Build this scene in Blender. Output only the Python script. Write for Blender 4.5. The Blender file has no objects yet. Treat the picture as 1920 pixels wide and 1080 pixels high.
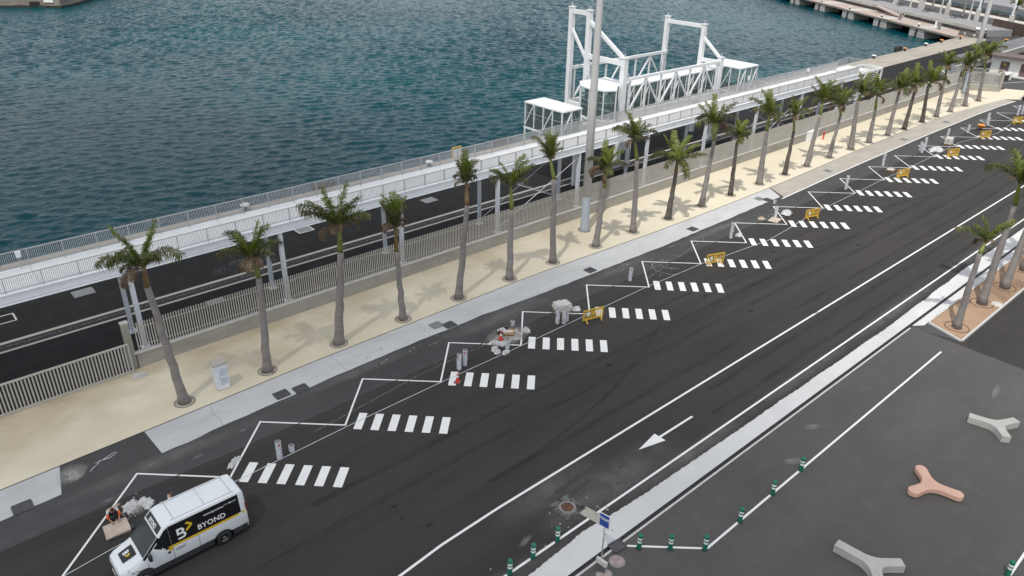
import bpy, bmesh, math, random
import numpy as np
from mathutils import Vector, Matrix

scene = bpy.context.scene
COL = scene.collection
rng = random.Random(7)

# ---------------------------------------------------------------- camera
CAM_H = 27.5
cam_d = bpy.data.cameras.new('camera')
cam_d.sensor_width = 36.0
cam_d.lens = 36.0 * 1418.0 / 1920.0
cam_d.clip_start = 0.1
cam_d.clip_end = 6000.0
cam = bpy.data.objects.new('camera', cam_d)
COL.objects.link(cam)
RX = Vector((0.74841633, -0.66294413, 0.01944415))      # image right in world
RU = Vector((0.29183134, 0.35550017, 0.88794938))       # image up
RB = Vector((-0.59557323, -0.6588814, 0.45953001))      # backwards
cam.matrix_world = Matrix(((RX.x, RU.x, RB.x, 0), (RX.y, RU.y, RB.y, 0), (RX.z, RU.z, RB.z, CAM_H), (0, 0, 0, 1)))
scene.camera = cam

# ---------------------------------------------------------------- sky, sun, exposure
SUN_EL = math.radians(60)
SUN_TO = Vector((-0.905 * math.cos(SUN_EL), -0.425 * math.cos(SUN_EL), math.sin(SUN_EL))).normalized()
world = bpy.data.worlds.new('World')
scene.world = world
world.use_nodes = True
wn = world.node_tree
wn.nodes.clear()
w_out = wn.nodes.new('ShaderNodeOutputWorld')
w_bg = wn.nodes.new('ShaderNodeBackground')
w_sky = wn.nodes.new('ShaderNodeTexSky')
w_sky.sky_type = 'NISHITA'
w_sky.sun_disc = False
w_sky.sun_elevation = SUN_EL
w_sky.sun_rotation = math.atan2(SUN_TO.x, SUN_TO.y)
w_sky.air_density = 1.0
w_sky.dust_density = 0.8
w_sky.ozone_density = 1.0
# broken cloud all over the sky: soft noise lifts the blue towards grey-white
w_tc = wn.nodes.new('ShaderNodeTexCoord')
w_noise = wn.nodes.new('ShaderNodeTexNoise')
w_noise.inputs['Scale'].default_value = 2.6
w_noise.inputs['Detail'].default_value = 5.0
w_ramp = wn.nodes.new('ShaderNodeValToRGB')
w_ramp.color_ramp.elements[0].position = 0.38
w_ramp.color_ramp.elements[0].color = (0.60, 0.60, 0.60, 1)
w_ramp.color_ramp.elements[1].position = 0.68
w_ramp.color_ramp.elements[1].color = (0.95, 0.95, 0.95, 1)
w_mix = wn.nodes.new('ShaderNodeMix')
w_mix.data_type = 'RGBA'
w_mix.inputs[7].default_value = (5.9, 6.0, 6.15, 1)
wn.links.new(w_tc.outputs['Generated'], w_noise.inputs['Vector'])
wn.links.new(w_noise.outputs['Fac'], w_ramp.inputs['Fac'])
wn.links.new(w_ramp.outputs['Color'], w_mix.inputs[0])
wn.links.new(w_sky.outputs['Color'], w_mix.inputs[6])
wn.links.new(w_mix.outputs[2], w_bg.inputs['Color'])
wn.links.new(w_bg.outputs['Background'], w_out.inputs['Surface'])
w_bg.inputs['Strength'].default_value = 0.12

sun_d = bpy.data.lights.new('sun', 'SUN')
sun_d.energy = 2.5
sun_d.angle = math.radians(0.9)
sun_d.color = (1.0, 0.955, 0.88)
sun = bpy.data.objects.new('sun', sun_d)
COL.objects.link(sun)
sun.rotation_euler = (-SUN_TO).to_track_quat('-Z', 'Y').to_euler()
sun.location = (-100, -60, 200)

scene.view_settings.view_transform = 'Standard'
scene.view_settings.look = 'None'
scene.view_settings.gamma = 1.0
scene.view_settings.exposure = 0.40
scene.view_settings.use_curve_mapping = False
scene.cycles.max_bounces = 6
scene.cycles.transparent_max_bounces = 12

# ---------------------------------------------------------------- materials
class NT:
    """small node helper"""
    def __init__(self, name):
        self.m = bpy.data.materials.new(name)
        self.m.use_nodes = True
        self.t = self.m.node_tree
        self.b = self.t.nodes['Principled BSDF']
        self.out = self.t.nodes['Material Output']
        self._pos = None
    def n(self, typ, **kw):
        nd = self.t.nodes.new(typ)
        for k, v in kw.items():
            setattr(nd, k, v)
        return nd
    def l(self, a, b):
        self.t.links.new(a, b)
    def pos(self, scale=(1, 1, 1), rot=(0, 0, 0), obj=False):
        if obj:
            src = self.n('ShaderNodeTexCoord').outputs['Object']
        else:
            src = self.n('ShaderNodeNewGeometry').outputs['Position']
        mp = self.n('ShaderNodeMapping')
        mp.inputs['Rotation'].default_value = rot
        mp.inputs['Scale'].default_value = scale
        self.l(src, mp.inputs['Vector'])
        return mp.outputs['Vector']
    def noise(self, vec, scale, detail=4.0, rough=0.55, dist=0.0):
        nd = self.n('ShaderNodeTexNoise')
        nd.inputs['Scale'].default_value = scale
        nd.inputs['Detail'].default_value = detail
        nd.inputs['Roughness'].default_value = rough
        nd.inputs['Distortion'].default_value = dist
        self.l(vec, nd.inputs['Vector'])
        return nd.outputs['Fac']
    def ramp(self, fac, p0, p1, v0=0.0, v1=1.0):
        nd = self.n('ShaderNodeMapRange')
        nd.inputs['From Min'].default_value = p0
        nd.inputs['From Max'].default_value = p1
        nd.inputs['To Min'].default_value = v0
        nd.inputs['To Max'].default_value = v1
        self.l(fac, nd.inputs['Value'])
        return nd.outputs['Result']
    def mix(self, fac, a, b, mode='MIX'):
        nd = self.n('ShaderNodeMix', data_type='RGBA', blend_type=mode)
        for idx, v in ((0, fac), (6, a), (7, b)):
            if isinstance(v, (int, float)):
                nd.inputs[idx].default_value = v
            elif isinstance(v, tuple):
                nd.inputs[idx].default_value = v if len(v) == 4 else (*v, 1)
            else:
                self.l(v, nd.inputs[idx])
        return nd.outputs[2]
    def math(self, op, a, b=0.0):
        nd = self.n('ShaderNodeMath', operation=op)
        for i, v in enumerate((a, b)):
            if isinstance(v, (int, float)):
                nd.inputs[i].default_value = v
            else:
                self.l(v, nd.inputs[i])
        return nd.outputs[0]
    def col(self, c):
        if isinstance(c, tuple):
            self.b.inputs['Base Color'].default_value = (*c, 1)
        else:
            self.l(c, self.b.inputs['Base Color'])
    def set(self, **kw):
        for k, v in kw.items():
            s = self.b.inputs[k.replace('_', ' ')]
            if isinstance(v, (int, float, tuple)):
                s.default_value = v
            else:
                self.l(v, s)
    def bump(self, h, strength=0.3, dist=0.02):
        nd = self.n('ShaderNodeBump')
        nd.inputs['Strength'].default_value = strength
        nd.inputs['Distance'].default_value = dist
        self.l(h, nd.inputs['Height'])
        self.l(nd.outputs['Normal'], self.b.inputs['Normal'])

MATS = {}
def simple(name, c, rough=0.6, metal=0.0, var=0.12, scale=1.5, dirt=None, dirt_amt=0.35, obj=True, bump=0.0):
    """painted / plain surface with mild tonal variation and a shape of dirt"""
    k = NT(name)
    v = k.pos(obj=obj)
    n1 = k.noise(v, scale, 5)
    dark = tuple(x * (1 - var * 1.6) for x in c)
    lite = tuple(min(1, x * (1 + var)) for x in c)
    base = k.mix(k.ramp(n1, 0.3, 0.7), dark, lite)
    if dirt:
        n2 = k.noise(v, scale * 2.7, 6, 0.65)
        base = k.mix(k.ramp(n2, 0.52, 0.72, 0, dirt_amt), base, dirt)
    k.col(base)
    k.set(Roughness=rough, Metallic=metal)
    if bump:
        k.bump(k.noise(v, scale * 20, 3), bump, 0.01)
    MATS[name] = k.m
    return k.m

def asphalt(name, c, warm, dusty=0.25, streak=0.3, worn=0.0):
    k = NT(name)
    p = k.pos()
    ps = k.pos(scale=(0.05, 0.9, 1))
    big = k.noise(p, 0.10, 4, 0.6, 0.6)
    mid = k.noise(p, 0.9, 6, 0.65)
    st = k.noise(ps, 0.8, 4, 0.6)
    grain = k.noise(p, 28.0, 2, 0.7)
    base = k.mix(k.ramp(big, 0.3, 0.7), c, warm)
    base = k.mix(k.ramp(st, 0.40, 0.68, 0, streak), base, tuple(x * 0.60 for x in c))
    st2 = k.noise(k.pos(scale=(0.03, 0.45, 1), rot=(0, 0, 0.04)), 1.0, 3, 0.5)
    base = k.mix(k.ramp(st2, 0.45, 0.75, 0, streak), base, tuple(x * 1.45 for x in c))
    base = k.mix(k.ramp(mid, 0.50, 0.78, 0, dusty), base, tuple(min(1, x * 2.0 + 0.012) for x in c))
    base = k.mix(k.ramp(grain, 0.35, 0.75, 0, 0.22), base, tuple(x * 1.9 for x in c))
    spot = k.noise(p, 3.1, 3, 0.5)
    base = k.mix(k.ramp(spot, 0.68, 0.75, 0, 0.45), base, tuple(x * 0.45 for x in c))
    k.col(base)
    k.set(Roughness=k.ramp(mid, 0.3, 0.7, 0.78, 0.95))
    k.b.inputs['Specular IOR Level'].default_value = 0.3
    k.bump(grain, 0.25, 0.01)
    MATS[name] = k.m
    return k.m

M_ROAD = asphalt('road_asphalt', (0.033, 0.0308, 0.0294), (0.043, 0.039, 0.0366), streak=0.6)
M_BAY = asphalt('bay_asphalt', (0.050, 0.0495, 0.050), (0.066, 0.065, 0.065), dusty=0.45)
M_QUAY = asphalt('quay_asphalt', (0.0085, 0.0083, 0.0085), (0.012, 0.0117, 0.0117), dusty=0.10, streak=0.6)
M_PLAZA = asphalt('plaza_asphalt', (0.068, 0.065, 0.063), (0.086, 0.081, 0.078), dusty=0.3, streak=0.1)
M_FARROAD = asphalt('far_asphalt', (0.06, 0.06, 0.063), (0.075, 0.074, 0.075), dusty=0.2)

def sand_mat():
    k = NT('beige_pavement')
    p = k.pos()
    big = k.noise(p, 0.15, 4, 0.55, 0.3)
    mid = k.noise(k.pos(scale=(0.6, 1.0, 1)), 0.42, 5, 0.6, 0.2)
    fine = k.noise(p, 9.0, 5, 0.7)
    base = k.mix(k.ramp(fine, 0.3, 0.7), (0.625, 0.565, 0.435), (0.675, 0.615, 0.480))
    sx = k.n('ShaderNodeSeparateXYZ')
    k.l(k.n('ShaderNodeNewGeometry').outputs['Position'], sx.inputs[0])
    # stains: more of them in the older, damper stretch by the gate and near the wall foot
    wet = k.math('MULTIPLY', k.ramp(sx.outputs['X'], 0, 60, 0.85, 0.16), k.ramp(sx.outputs['Y'], 39.5, 46.3, 0.35, 1.6))
    stain = k.math('MULTIPLY', k.ramp(big, 0.36, 0.64, 0, 0.85), wet)
    stain2 = k.math('MULTIPLY', k.ramp(mid, 0.44, 0.74, 0, 0.55), wet)
    base = k.mix(stain, base, (0.370, 0.305, 0.190))
    base = k.mix(stain2, base, (0.360, 0.300, 0.195))
    specks = k.noise(p, 2.2, 5, 0.7)
    base = k.mix(k.ramp(specks, 0.66, 0.74, 0, 0.35), base, (0.30, 0.25, 0.17))
    k.col(base)
    k.set(Roughness=0.9)
    k.bump(fine, 0.12, 0.01)
    MATS['sand'] = k.m
    return k.m
M_SAND = sand_mat()

def concrete(name, a, b, stain=(0.2, 0.2, 0.19), amt=0.4, scale=0.8, stretch=(1, 1, 1)):
    k = NT(name)
    p = k.pos(scale=stretch)
    n1 = k.noise(p, scale, 6, 0.65)
    n2 = k.noise(p, scale * 0.25, 4, 0.6, 0.8)
    n3 = k.noise(p, scale * 9, 5, 0.7)
    base = k.mix(k.ramp(n1, 0.3, 0.7), a, b)
    base = k.mix(k.ramp(n2, 0.5, 0.72, 0, amt), base, stain)
    base = k.mix(k.ramp(n3, 0.55, 0.75, 0, amt * 0.5), base, stain)
    k.col(base)
    k.set(Roughness=0.88)
    k.bump(n3, 0.2, 0.01)
    MATS[name] = k.m
    return k.m
M_STRIP = concrete('strip_concrete', (0.43, 0.437, 0.435), (0.53, 0.537, 0.535), (0.34, 0.347, 0.345), 0.5, 0.7, (0.45, 1.2, 1))
M_STRIPFAR = concrete('strip_concrete_beige', (0.33, 0.305, 0.265), (0.42, 0.39, 0.34), (0.27, 0.25, 0.22), 0.5, 0.7, (0.5, 1.2, 1))
M_WHITECON = concrete('fresh_white_concrete', (0.52, 0.52, 0.515), (0.60, 0.60, 0.595), (0.42, 0.42, 0.415), 0.4, 0.5)
M_KERB = concrete('kerb_concrete', (0.46, 0.45, 0.43), (0.56, 0.55, 0.53), (0.30, 0.29, 0.28), 0.5, 2)
M_WALLCON = concrete('wall_concrete', (0.30, 0.285, 0.255), (0.37, 0.355, 0.315), (0.20, 0.19, 0.165), 0.6, 0.9, (0.6, 1, 1.6))
M_APRON = concrete('quay_edge_concrete', (0.30, 0.27, 0.23), (0.40, 0.365, 0.315), (0.20, 0.18, 0.155), 0.55, 0.6)
M_DECK = concrete('walkway_deck_concrete', (0.66, 0.67, 0.67), (0.74, 0.75, 0.745), (0.56, 0.565, 0.56), 0.35, 0.6)
M_DOCK = concrete('old_dock_concrete', (0.24, 0.205, 0.17), (0.36, 0.32, 0.275), (0.07, 0.065, 0.06), 0.8, 0.35, (1, 1, 2.0))
M_PIERCON = concrete('pier_concrete', (0.42, 0.40, 0.37), (0.52, 0.50, 0.47), (0.22, 0.21, 0.19), 0.5, 0.4)
M_PIERPINK = concrete('pink_pier_slab', (0.37, 0.295, 0.255), (0.43, 0.345, 0.30), (0.31, 0.25, 0.215), 0.3, 0.3)
M_BENCH = concrete('bench_concrete', (0.36, 0.355, 0.34), (0.42, 0.415, 0.395), (0.30, 0.295, 0.28), 0.3, 1.5)
M_SALMON = concrete('salmon_concrete', (0.50, 0.31, 0.235), (0.57, 0.365, 0.285), (0.42, 0.26, 0.195), 0.4, 1.2)
M_SLAT = simple('slat_paint', (0.45, 0.43, 0.395), 0.55, 0, 0.06, 0.8)
M_STEEL = simple('white_steel', (0.72, 0.73, 0.74), 0.42, 0, 0.05, 0.5, dirt=(0.55, 0.53, 0.49), dirt_amt=0.25)
M_FASCIA = simple('walkway_fascia_paint', (0.80, 0.825, 0.86), 0.45, 0, 0.04, 0.5, dirt=(0.55, 0.56, 0.57), dirt_amt=0.25)
M_COLUMN = simple('column_paint', (0.62, 0.65, 0.70), 0.5, 0, 0.05, 0.5)
M_RAIL = simple('galvanised_rail', (0.43, 0.43, 0.435), 0.5, 0.0, 0.08, 2)
M_MAST = simple('mast_paint', (0.52, 0.515, 0.51), 0.5, 0, 0.05, 0.5)
M_MASTBLUE = simple('mast_blue_base', (0.39, 0.435, 0.49), 0.5, 0, 0.06, 0.8)
M_RUST = simple('rust_stained_steel', (0.42, 0.27, 0.15), 0.8, 0, 0.3, 2)
M_DARK = simple('black_rubber', (0.018, 0.018, 0.019), 0.75, 0, 0.3, 2)
M_DARKGREY = simple('dark_grey_metal', (0.07, 0.07, 0.075), 0.6, 0.2, 0.2, 3)
M_GRATE = simple('cast_iron_grate', (0.085, 0.085, 0.09), 0.6, 0.3, 0.25, 6)
M_GRATEL = simple('dusty_iron_cover', (0.24, 0.24, 0.245), 0.8, 0.1, 0.2, 4)
M_RUSTLID = simple('rusty_manhole', (0.12, 0.055, 0.032), 0.8, 0.1, 0.4, 3, dirt=(0.05, 0.04, 0.035), dirt_amt=0.6)
M_WHITE = simple('white_plastic', (0.76, 0.77, 0.78), 0.45, 0, 0.05, 2)
M_WHITEPT = simple('white_wall_paint', (0.78, 0.77, 0.74), 0.8, 0, 0.05, 0.4)
M_CANW = simple('paint_can_tin', (0.64, 0.66, 0.71), 0.4, 0.1, 0.15, 8, dirt=(0.25, 0.25, 0.28), dirt_amt=0.5)
M_CANIN = simple('can_inside', (0.22, 0.21, 0.20), 0.6, 0.1, 0.2, 6)
M_RED = simple('red_label', (0.48, 0.03, 0.03), 0.5, 0, 0.1, 3)
M_CONE = simple('cone_orange_red', (0.62, 0.045, 0.025), 0.5, 0, 0.1, 3)
M_YELLOW = simple('yellow_plastic', (0.60, 0.37, 0.035), 0.5, 0, 0.12, 3, dirt=(0.35, 0.23, 0.06), dirt_amt=0.4)
M_ORANGE = simple('orange_paint', (0.70, 0.24, 0.02), 0.5, 0, 0.1, 3)
M_GREENB = simple('green_bollard_plastic', (0.005, 0.145, 0.09), 0.45, 0, 0.1, 4)
M_BAND = simple('white_reflective_band', (0.80, 0.81, 0.80), 0.4, 0, 0.04, 4)
M_WOOD = simple('pallet_wood', (0.33, 0.20, 0.11), 0.85, 0, 0.25, 4)
M_BOARD = simple('pale_plywood', (0.50, 0.42, 0.35), 0.8, 0, 0.12, 3)
M_SACK = simple('cement_sack_paper', (0.56, 0.53, 0.49), 0.8, 0, 0.12, 4, bump=0.3)
M_PLASTIC = simple('plastic_sheet', (0.54, 0.54, 0.54), 0.45, 0, 0.22, 5, dirt=(0.36, 0.35, 0.33), dirt_amt=0.5)
M_DUST = simple('spilled_dust', (0.33, 0.315, 0.29), 0.95, 0, 0.2, 2)
M_DUSTTAN = simple('tan_spill', (0.60, 0.48, 0.34), 0.95, 0, 0.2, 2)
M_SOIL = concrete('planter_soil', (0.31, 0.20, 0.125), (0.38, 0.26, 0.17), (0.11, 0.06, 0.035), 0.85, 0.5)
M_PIT = concrete('tree_pit_gravel', (0.34, 0.31, 0.26), (0.44, 0.40, 0.34), (0.12, 0.10, 0.08), 0.8, 5)
M_BLUE = simple('taxi_blue', (0.010, 0.055, 0.30), 0.4, 0, 0.05, 2)
M_STONE = simple('dark_basalt', (0.055, 0.05, 0.047), 0.9, 0, 0.4, 0.8, obj=False)
M_BROWNWALL = simple('brown_fence_panel', (0.085, 0.055, 0.042), 0.8, 0, 0.15, 1, obj=False)
M_ROOFBROWN = simple('brown_roof', (0.14, 0.105, 0.10), 0.8, 0, 0.1, 1)
M_GREYFENCE = simple('grey_corrugated_sheet', (0.52, 0.53, 0.545), 0.6, 0.1, 0.05, 0.3)
M_PROM = concrete('promenade_paving', (0.22, 0.22, 0.225), (0.29, 0.29, 0.295), (0.18, 0.18, 0.18), 0.3, 0.5)
M_PATH = concrete('pale_path', (0.46, 0.43, 0.385), (0.54, 0.51, 0.46), (0.38, 0.35, 0.31), 0.3, 0.5)
M_SKIN = simple('skin', (0.42, 0.23, 0.15), 0.6, 0, 0.05, 5)
M_HAIR = simple('black_hair', (0.012, 0.010, 0.009), 0.6, 0, 0.2, 20)
M_CLOTHW = simple('white_cotton', (0.68, 0.69, 0.71), 0.85, 0, 0.08, 6)
M_HIVIS = simple('orange_cloth', (0.68, 0.13, 0.03), 0.8, 0, 0.1, 6)
M_TROUSER = simple('dark_trousers', (0.03, 0.032, 0.038), 0.85, 0, 0.15, 6)
M_VANW = simple('van_white_paint', (0.70, 0.735, 0.755), 0.22, 0, 0.02, 0.5)
M_VANW.node_tree.nodes['Principled BSDF'].inputs['Coat Weight'].default_value = 0.4
M_VANB = simple('van_black_vinyl', (0.010, 0.010, 0.012), 0.3, 0, 0.1, 1)
M_VANY = simple('van_yellow_vinyl', (0.62, 0.42, 0.02), 0.35, 0, 0.04, 1)
M_VANG = simple('van_grey_plastic', (0.030, 0.032, 0.037), 0.6, 0, 0.15, 2)
M_TYRE = simple('tyre_rubber', (0.014, 0.014, 0.014), 0.8, 0, 0.2, 4)
M_RIM = simple('steel_rim', (0.16, 0.155, 0.15), 0.5, 0.4, 0.2, 5)
M_LAMPG = simple('headlight_lens', (0.55, 0.57, 0.58), 0.1, 0, 0.05, 5)
M_TAIL = simple('tail_light_red', (0.25, 0.01, 0.01), 0.2, 0, 0.05, 5)
M_CARBLUE = simple('car_silver_blue', (0.40, 0.45, 0.52), 0.25, 0.2, 0.03, 1)

def glass_dark():
    k = NT('dark_glass')
    k.col((0.010, 0.016, 0.016)); k.set(Roughness=0.08)
    k.b.inputs['Specular IOR Level'].default_value = 0.5
    return k.m
M_GLASSD = glass_dark()
def glass_clear():
    k = NT('pale_green_glass')
    tr = k.n('ShaderNodeBsdfTransparent'); tr.inputs[0].default_value = (0.86, 0.95, 0.93, 1)
    gl = k.n('ShaderNodeBsdfGlossy'); gl.inputs['Roughness'].default_value = 0.05
    gl.inputs[0].default_value = (0.85, 0.95, 0.95, 1)
    df = k.n('ShaderNodeBsdfDiffuse'); df.inputs[0].default_value = (0.42, 0.55, 0.53, 1)
    fr = k.n('ShaderNodeFresnel'); fr.inputs[0].default_value = 1.45
    m1 = k.n('ShaderNodeMixShader'); m1.inputs[0].default_value = 0.12
    m2 = k.n('ShaderNodeMixShader')
    k.l(tr.outputs[0], m1.inputs[1]); k.l(df.outputs[0], m1.inputs[2])
    k.l(fr.outputs[0], m2.inputs[0]); k.l(m1.outputs[0], m2.inputs[1]); k.l(gl.outputs[0], m2.inputs[2])
    k.l(m2.outputs[0], k.out.inputs['Surface'])
    return k.m
M_GLASS = glass_clear()

def paint_mat():
    k = NT('road_marking_paint')
    p = k.pos()
    n = k.noise(p, 5.0, 6, 0.7)
    s = k.noise(k.pos(scale=(1, 1, 1), rot=(0, 0, 0.785)), 1.3, 5, 0.6)
    base = k.mix(k.ramp(n, 0.3, 0.7), (0.70, 0.70, 0.69), (0.80, 0.80, 0.79))
    base = k.mix(k.ramp(n, 0.57, 0.72, 0, 0.6), base, (0.34, 0.34, 0.335))
    base = k.mix(k.ramp(s, 0.55, 0.8, 0, 0.35), base, (0.45, 0.45, 0.44))
    k.col(base); k.set(Roughness=0.75)
    return k.m
M_PAINT = paint_mat()

def soft_spot(name, c, amt=0.5, scale=3.0):
    """dust or chalk patch fading out from the middle of its own sheet, broken up by noise"""
    k = NT(name)
    g = k.n('ShaderNodeTexCoord').outputs['Generated']
    vm = k.n('ShaderNodeVectorMath', operation='DISTANCE'); vm.inputs[1].default_value = (0.5, 0.5, 0.0)
    mp = k.n('ShaderNodeMapping'); mp.inputs['Scale'].default_value = (1, 1, 0); k.l(g, mp.inputs['Vector'])
    k.l(mp.outputs[0], vm.inputs[0])
    n = k.noise(k.pos(), scale, 6, 0.7)
    f = k.math('MULTIPLY', k.ramp(vm.outputs['Value'], 0.10, 0.48, 1, 0), k.ramp(n, 0.30, 0.68, 0.15, 1.0))
    k.col(c); k.set(Roughness=0.95, Alpha=k.math('MULTIPLY', f, amt))
    return k.m
def worn_paint(name, c, thr):
    """thin translucent scuffed layer: paint or dust lying on asphalt with a ragged edge"""
    k = NT(name)
    p = k.pos()
    n = k.noise(p, 6.0, 6, 0.75)
    k.col(c); k.set(Roughness=0.9)
    k.set(Alpha=k.ramp(n, thr - 0.1, thr + 0.12))
    return k.m
M_OLDLINE = worn_paint('faded_line', (0.19, 0.19, 0.20), 0.50)
M_SCUFF = soft_spot('chalk_scuff', (0.36, 0.36, 0.36), 0.45)
M_ARC = worn_paint('cement_arc', (0.30, 0.30, 0.29), 0.50)
M_DUSTTHIN = soft_spot('thin_dust', (0.42, 0.41, 0.385), 0.95, 2.0)
M_TANTHIN = soft_spot('thin_tan_dust', (0.62, 0.52, 0.39), 1.3, 2.0)
M_DARKSPOT = soft_spot('dark_drip', (0.012, 0.012, 0.012), 0.8, 5.0)

def leaf(name, a, b, trans=0.3):
    k = NT(name)
    n = k.noise(k.pos(obj=True), 2.2, 4)
    oi = k.n('ShaderNodeObjectInfo')
    f = k.math('ADD', k.math('MULTIPLY', oi.outputs['Random'], 0.55), k.math('MULTIPLY', n, 0.55))
    c = k.mix(k.ramp(f, 0.15, 0.85), a, b)
    k.col(c); k.set(Roughness=0.5)
    tl = k.n('ShaderNodeBsdfTranslucent'); k.l(c, tl.inputs[0])
    mx = k.n('ShaderNodeMixShader'); mx.inputs[0].default_value = trans
    k.l(k.b.outputs[0], mx.inputs[1]); k.l(tl.outputs[0], mx.inputs[2])
    k.l(mx.outputs[0], k.out.inputs['Surface'])
    return k.m
M_LEAF = leaf('palm_green', (0.032, 0.052, 0.010), (0.095, 0.130, 0.020))
M_LEAFY = leaf('palm_young_green', (0.115, 0.16, 0.018), (0.20, 0.24, 0.035))
M_LEAFB = leaf('palm_dry_brown', (0.13, 0.085, 0.048), (0.22, 0.16, 0.10), 0.2)
M_SHAFT = simple('crownshaft_green', (0.16, 0.20, 0.035), 0.45, 0, 0.3, 1.5, dirt=(0.20, 0.12, 0.04), dirt_amt=0.5)
M_SHAFTB = simple('crownshaft_brown', (0.19, 0.12, 0.045), 0.6, 0, 0.3, 2, dirt=(0.14, 0.17, 0.03), dirt_amt=0.4)

def trunk_mat(name, a, b):
    k = NT(name)
    tc = k.n('ShaderNodeTexCoord').outputs['Object']
    w = k.n('ShaderNodeTexWave', bands_direction='Z')
    w.inputs['Scale'].default_value = 1.6
    w.inputs['Distortion'].default_value = 2.5
    w.inputs['Detail'].default_value = 3
    w.inputs['Detail Scale'].default_value = 1.2
    k.l(tc, w.inputs['Vector'])
    n = k.noise(tc, 1.4, 5, 0.6)
    oi = k.n('ShaderNodeObjectInfo')
    base = k.mix(k.ramp(n, 0.3, 0.7), a, b)
    base = k.mix(k.ramp(w.outputs['Fac'], 0.15, 0.0, 0, 0.45), base, tuple(x * 0.5 for x in a))
    base = k.mix(k.ramp(oi.outputs['Random'], 0, 1, 0, 0.25), base, tuple(x * 0.62 for x in a))
    k.col(base); k.set(Roughness=0.9)
    k.bump(w.outputs['Fac'], 0.35, 0.02)
    return k.m
M_TRUNK = trunk_mat('palm_trunk_grey', (0.20, 0.18, 0.168), (0.30, 0.275, 0.26))
M_TRUNKD = trunk_mat('palm_trunk_dark', (0.07, 0.06, 0.052), (0.15, 0.13, 0.115))

def water_mat():
    k = NT('harbour_water')
    ang = math.radians(-42)
    p1 = k.pos(scale=(0.6, 1.0, 1), rot=(0, 0, -ang))
    b = k.noise(p1, 1.6, 3, 0.6, 0.3)
    c = k.noise(p1, 5.0, 2, 0.6)
    big = k.noise(k.pos(), 0.018, 3, 0.5, 0.5)
    h = k.math('ADD', b, k.math('MULTIPLY', c, 0.25))
    k.col(k.mix(k.ramp(big, 0.35, 0.65), (0.001, 0.033, 0.045), (0.001, 0.050, 0.062)))
    k.set(Roughness=0.06, IOR=1.333)
    k.b.inputs['Specular IOR Level'].default_value = 0.09
    k.bump(h, 1.0, 0.15)
    return k.m
M_WATER = water_mat()

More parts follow.
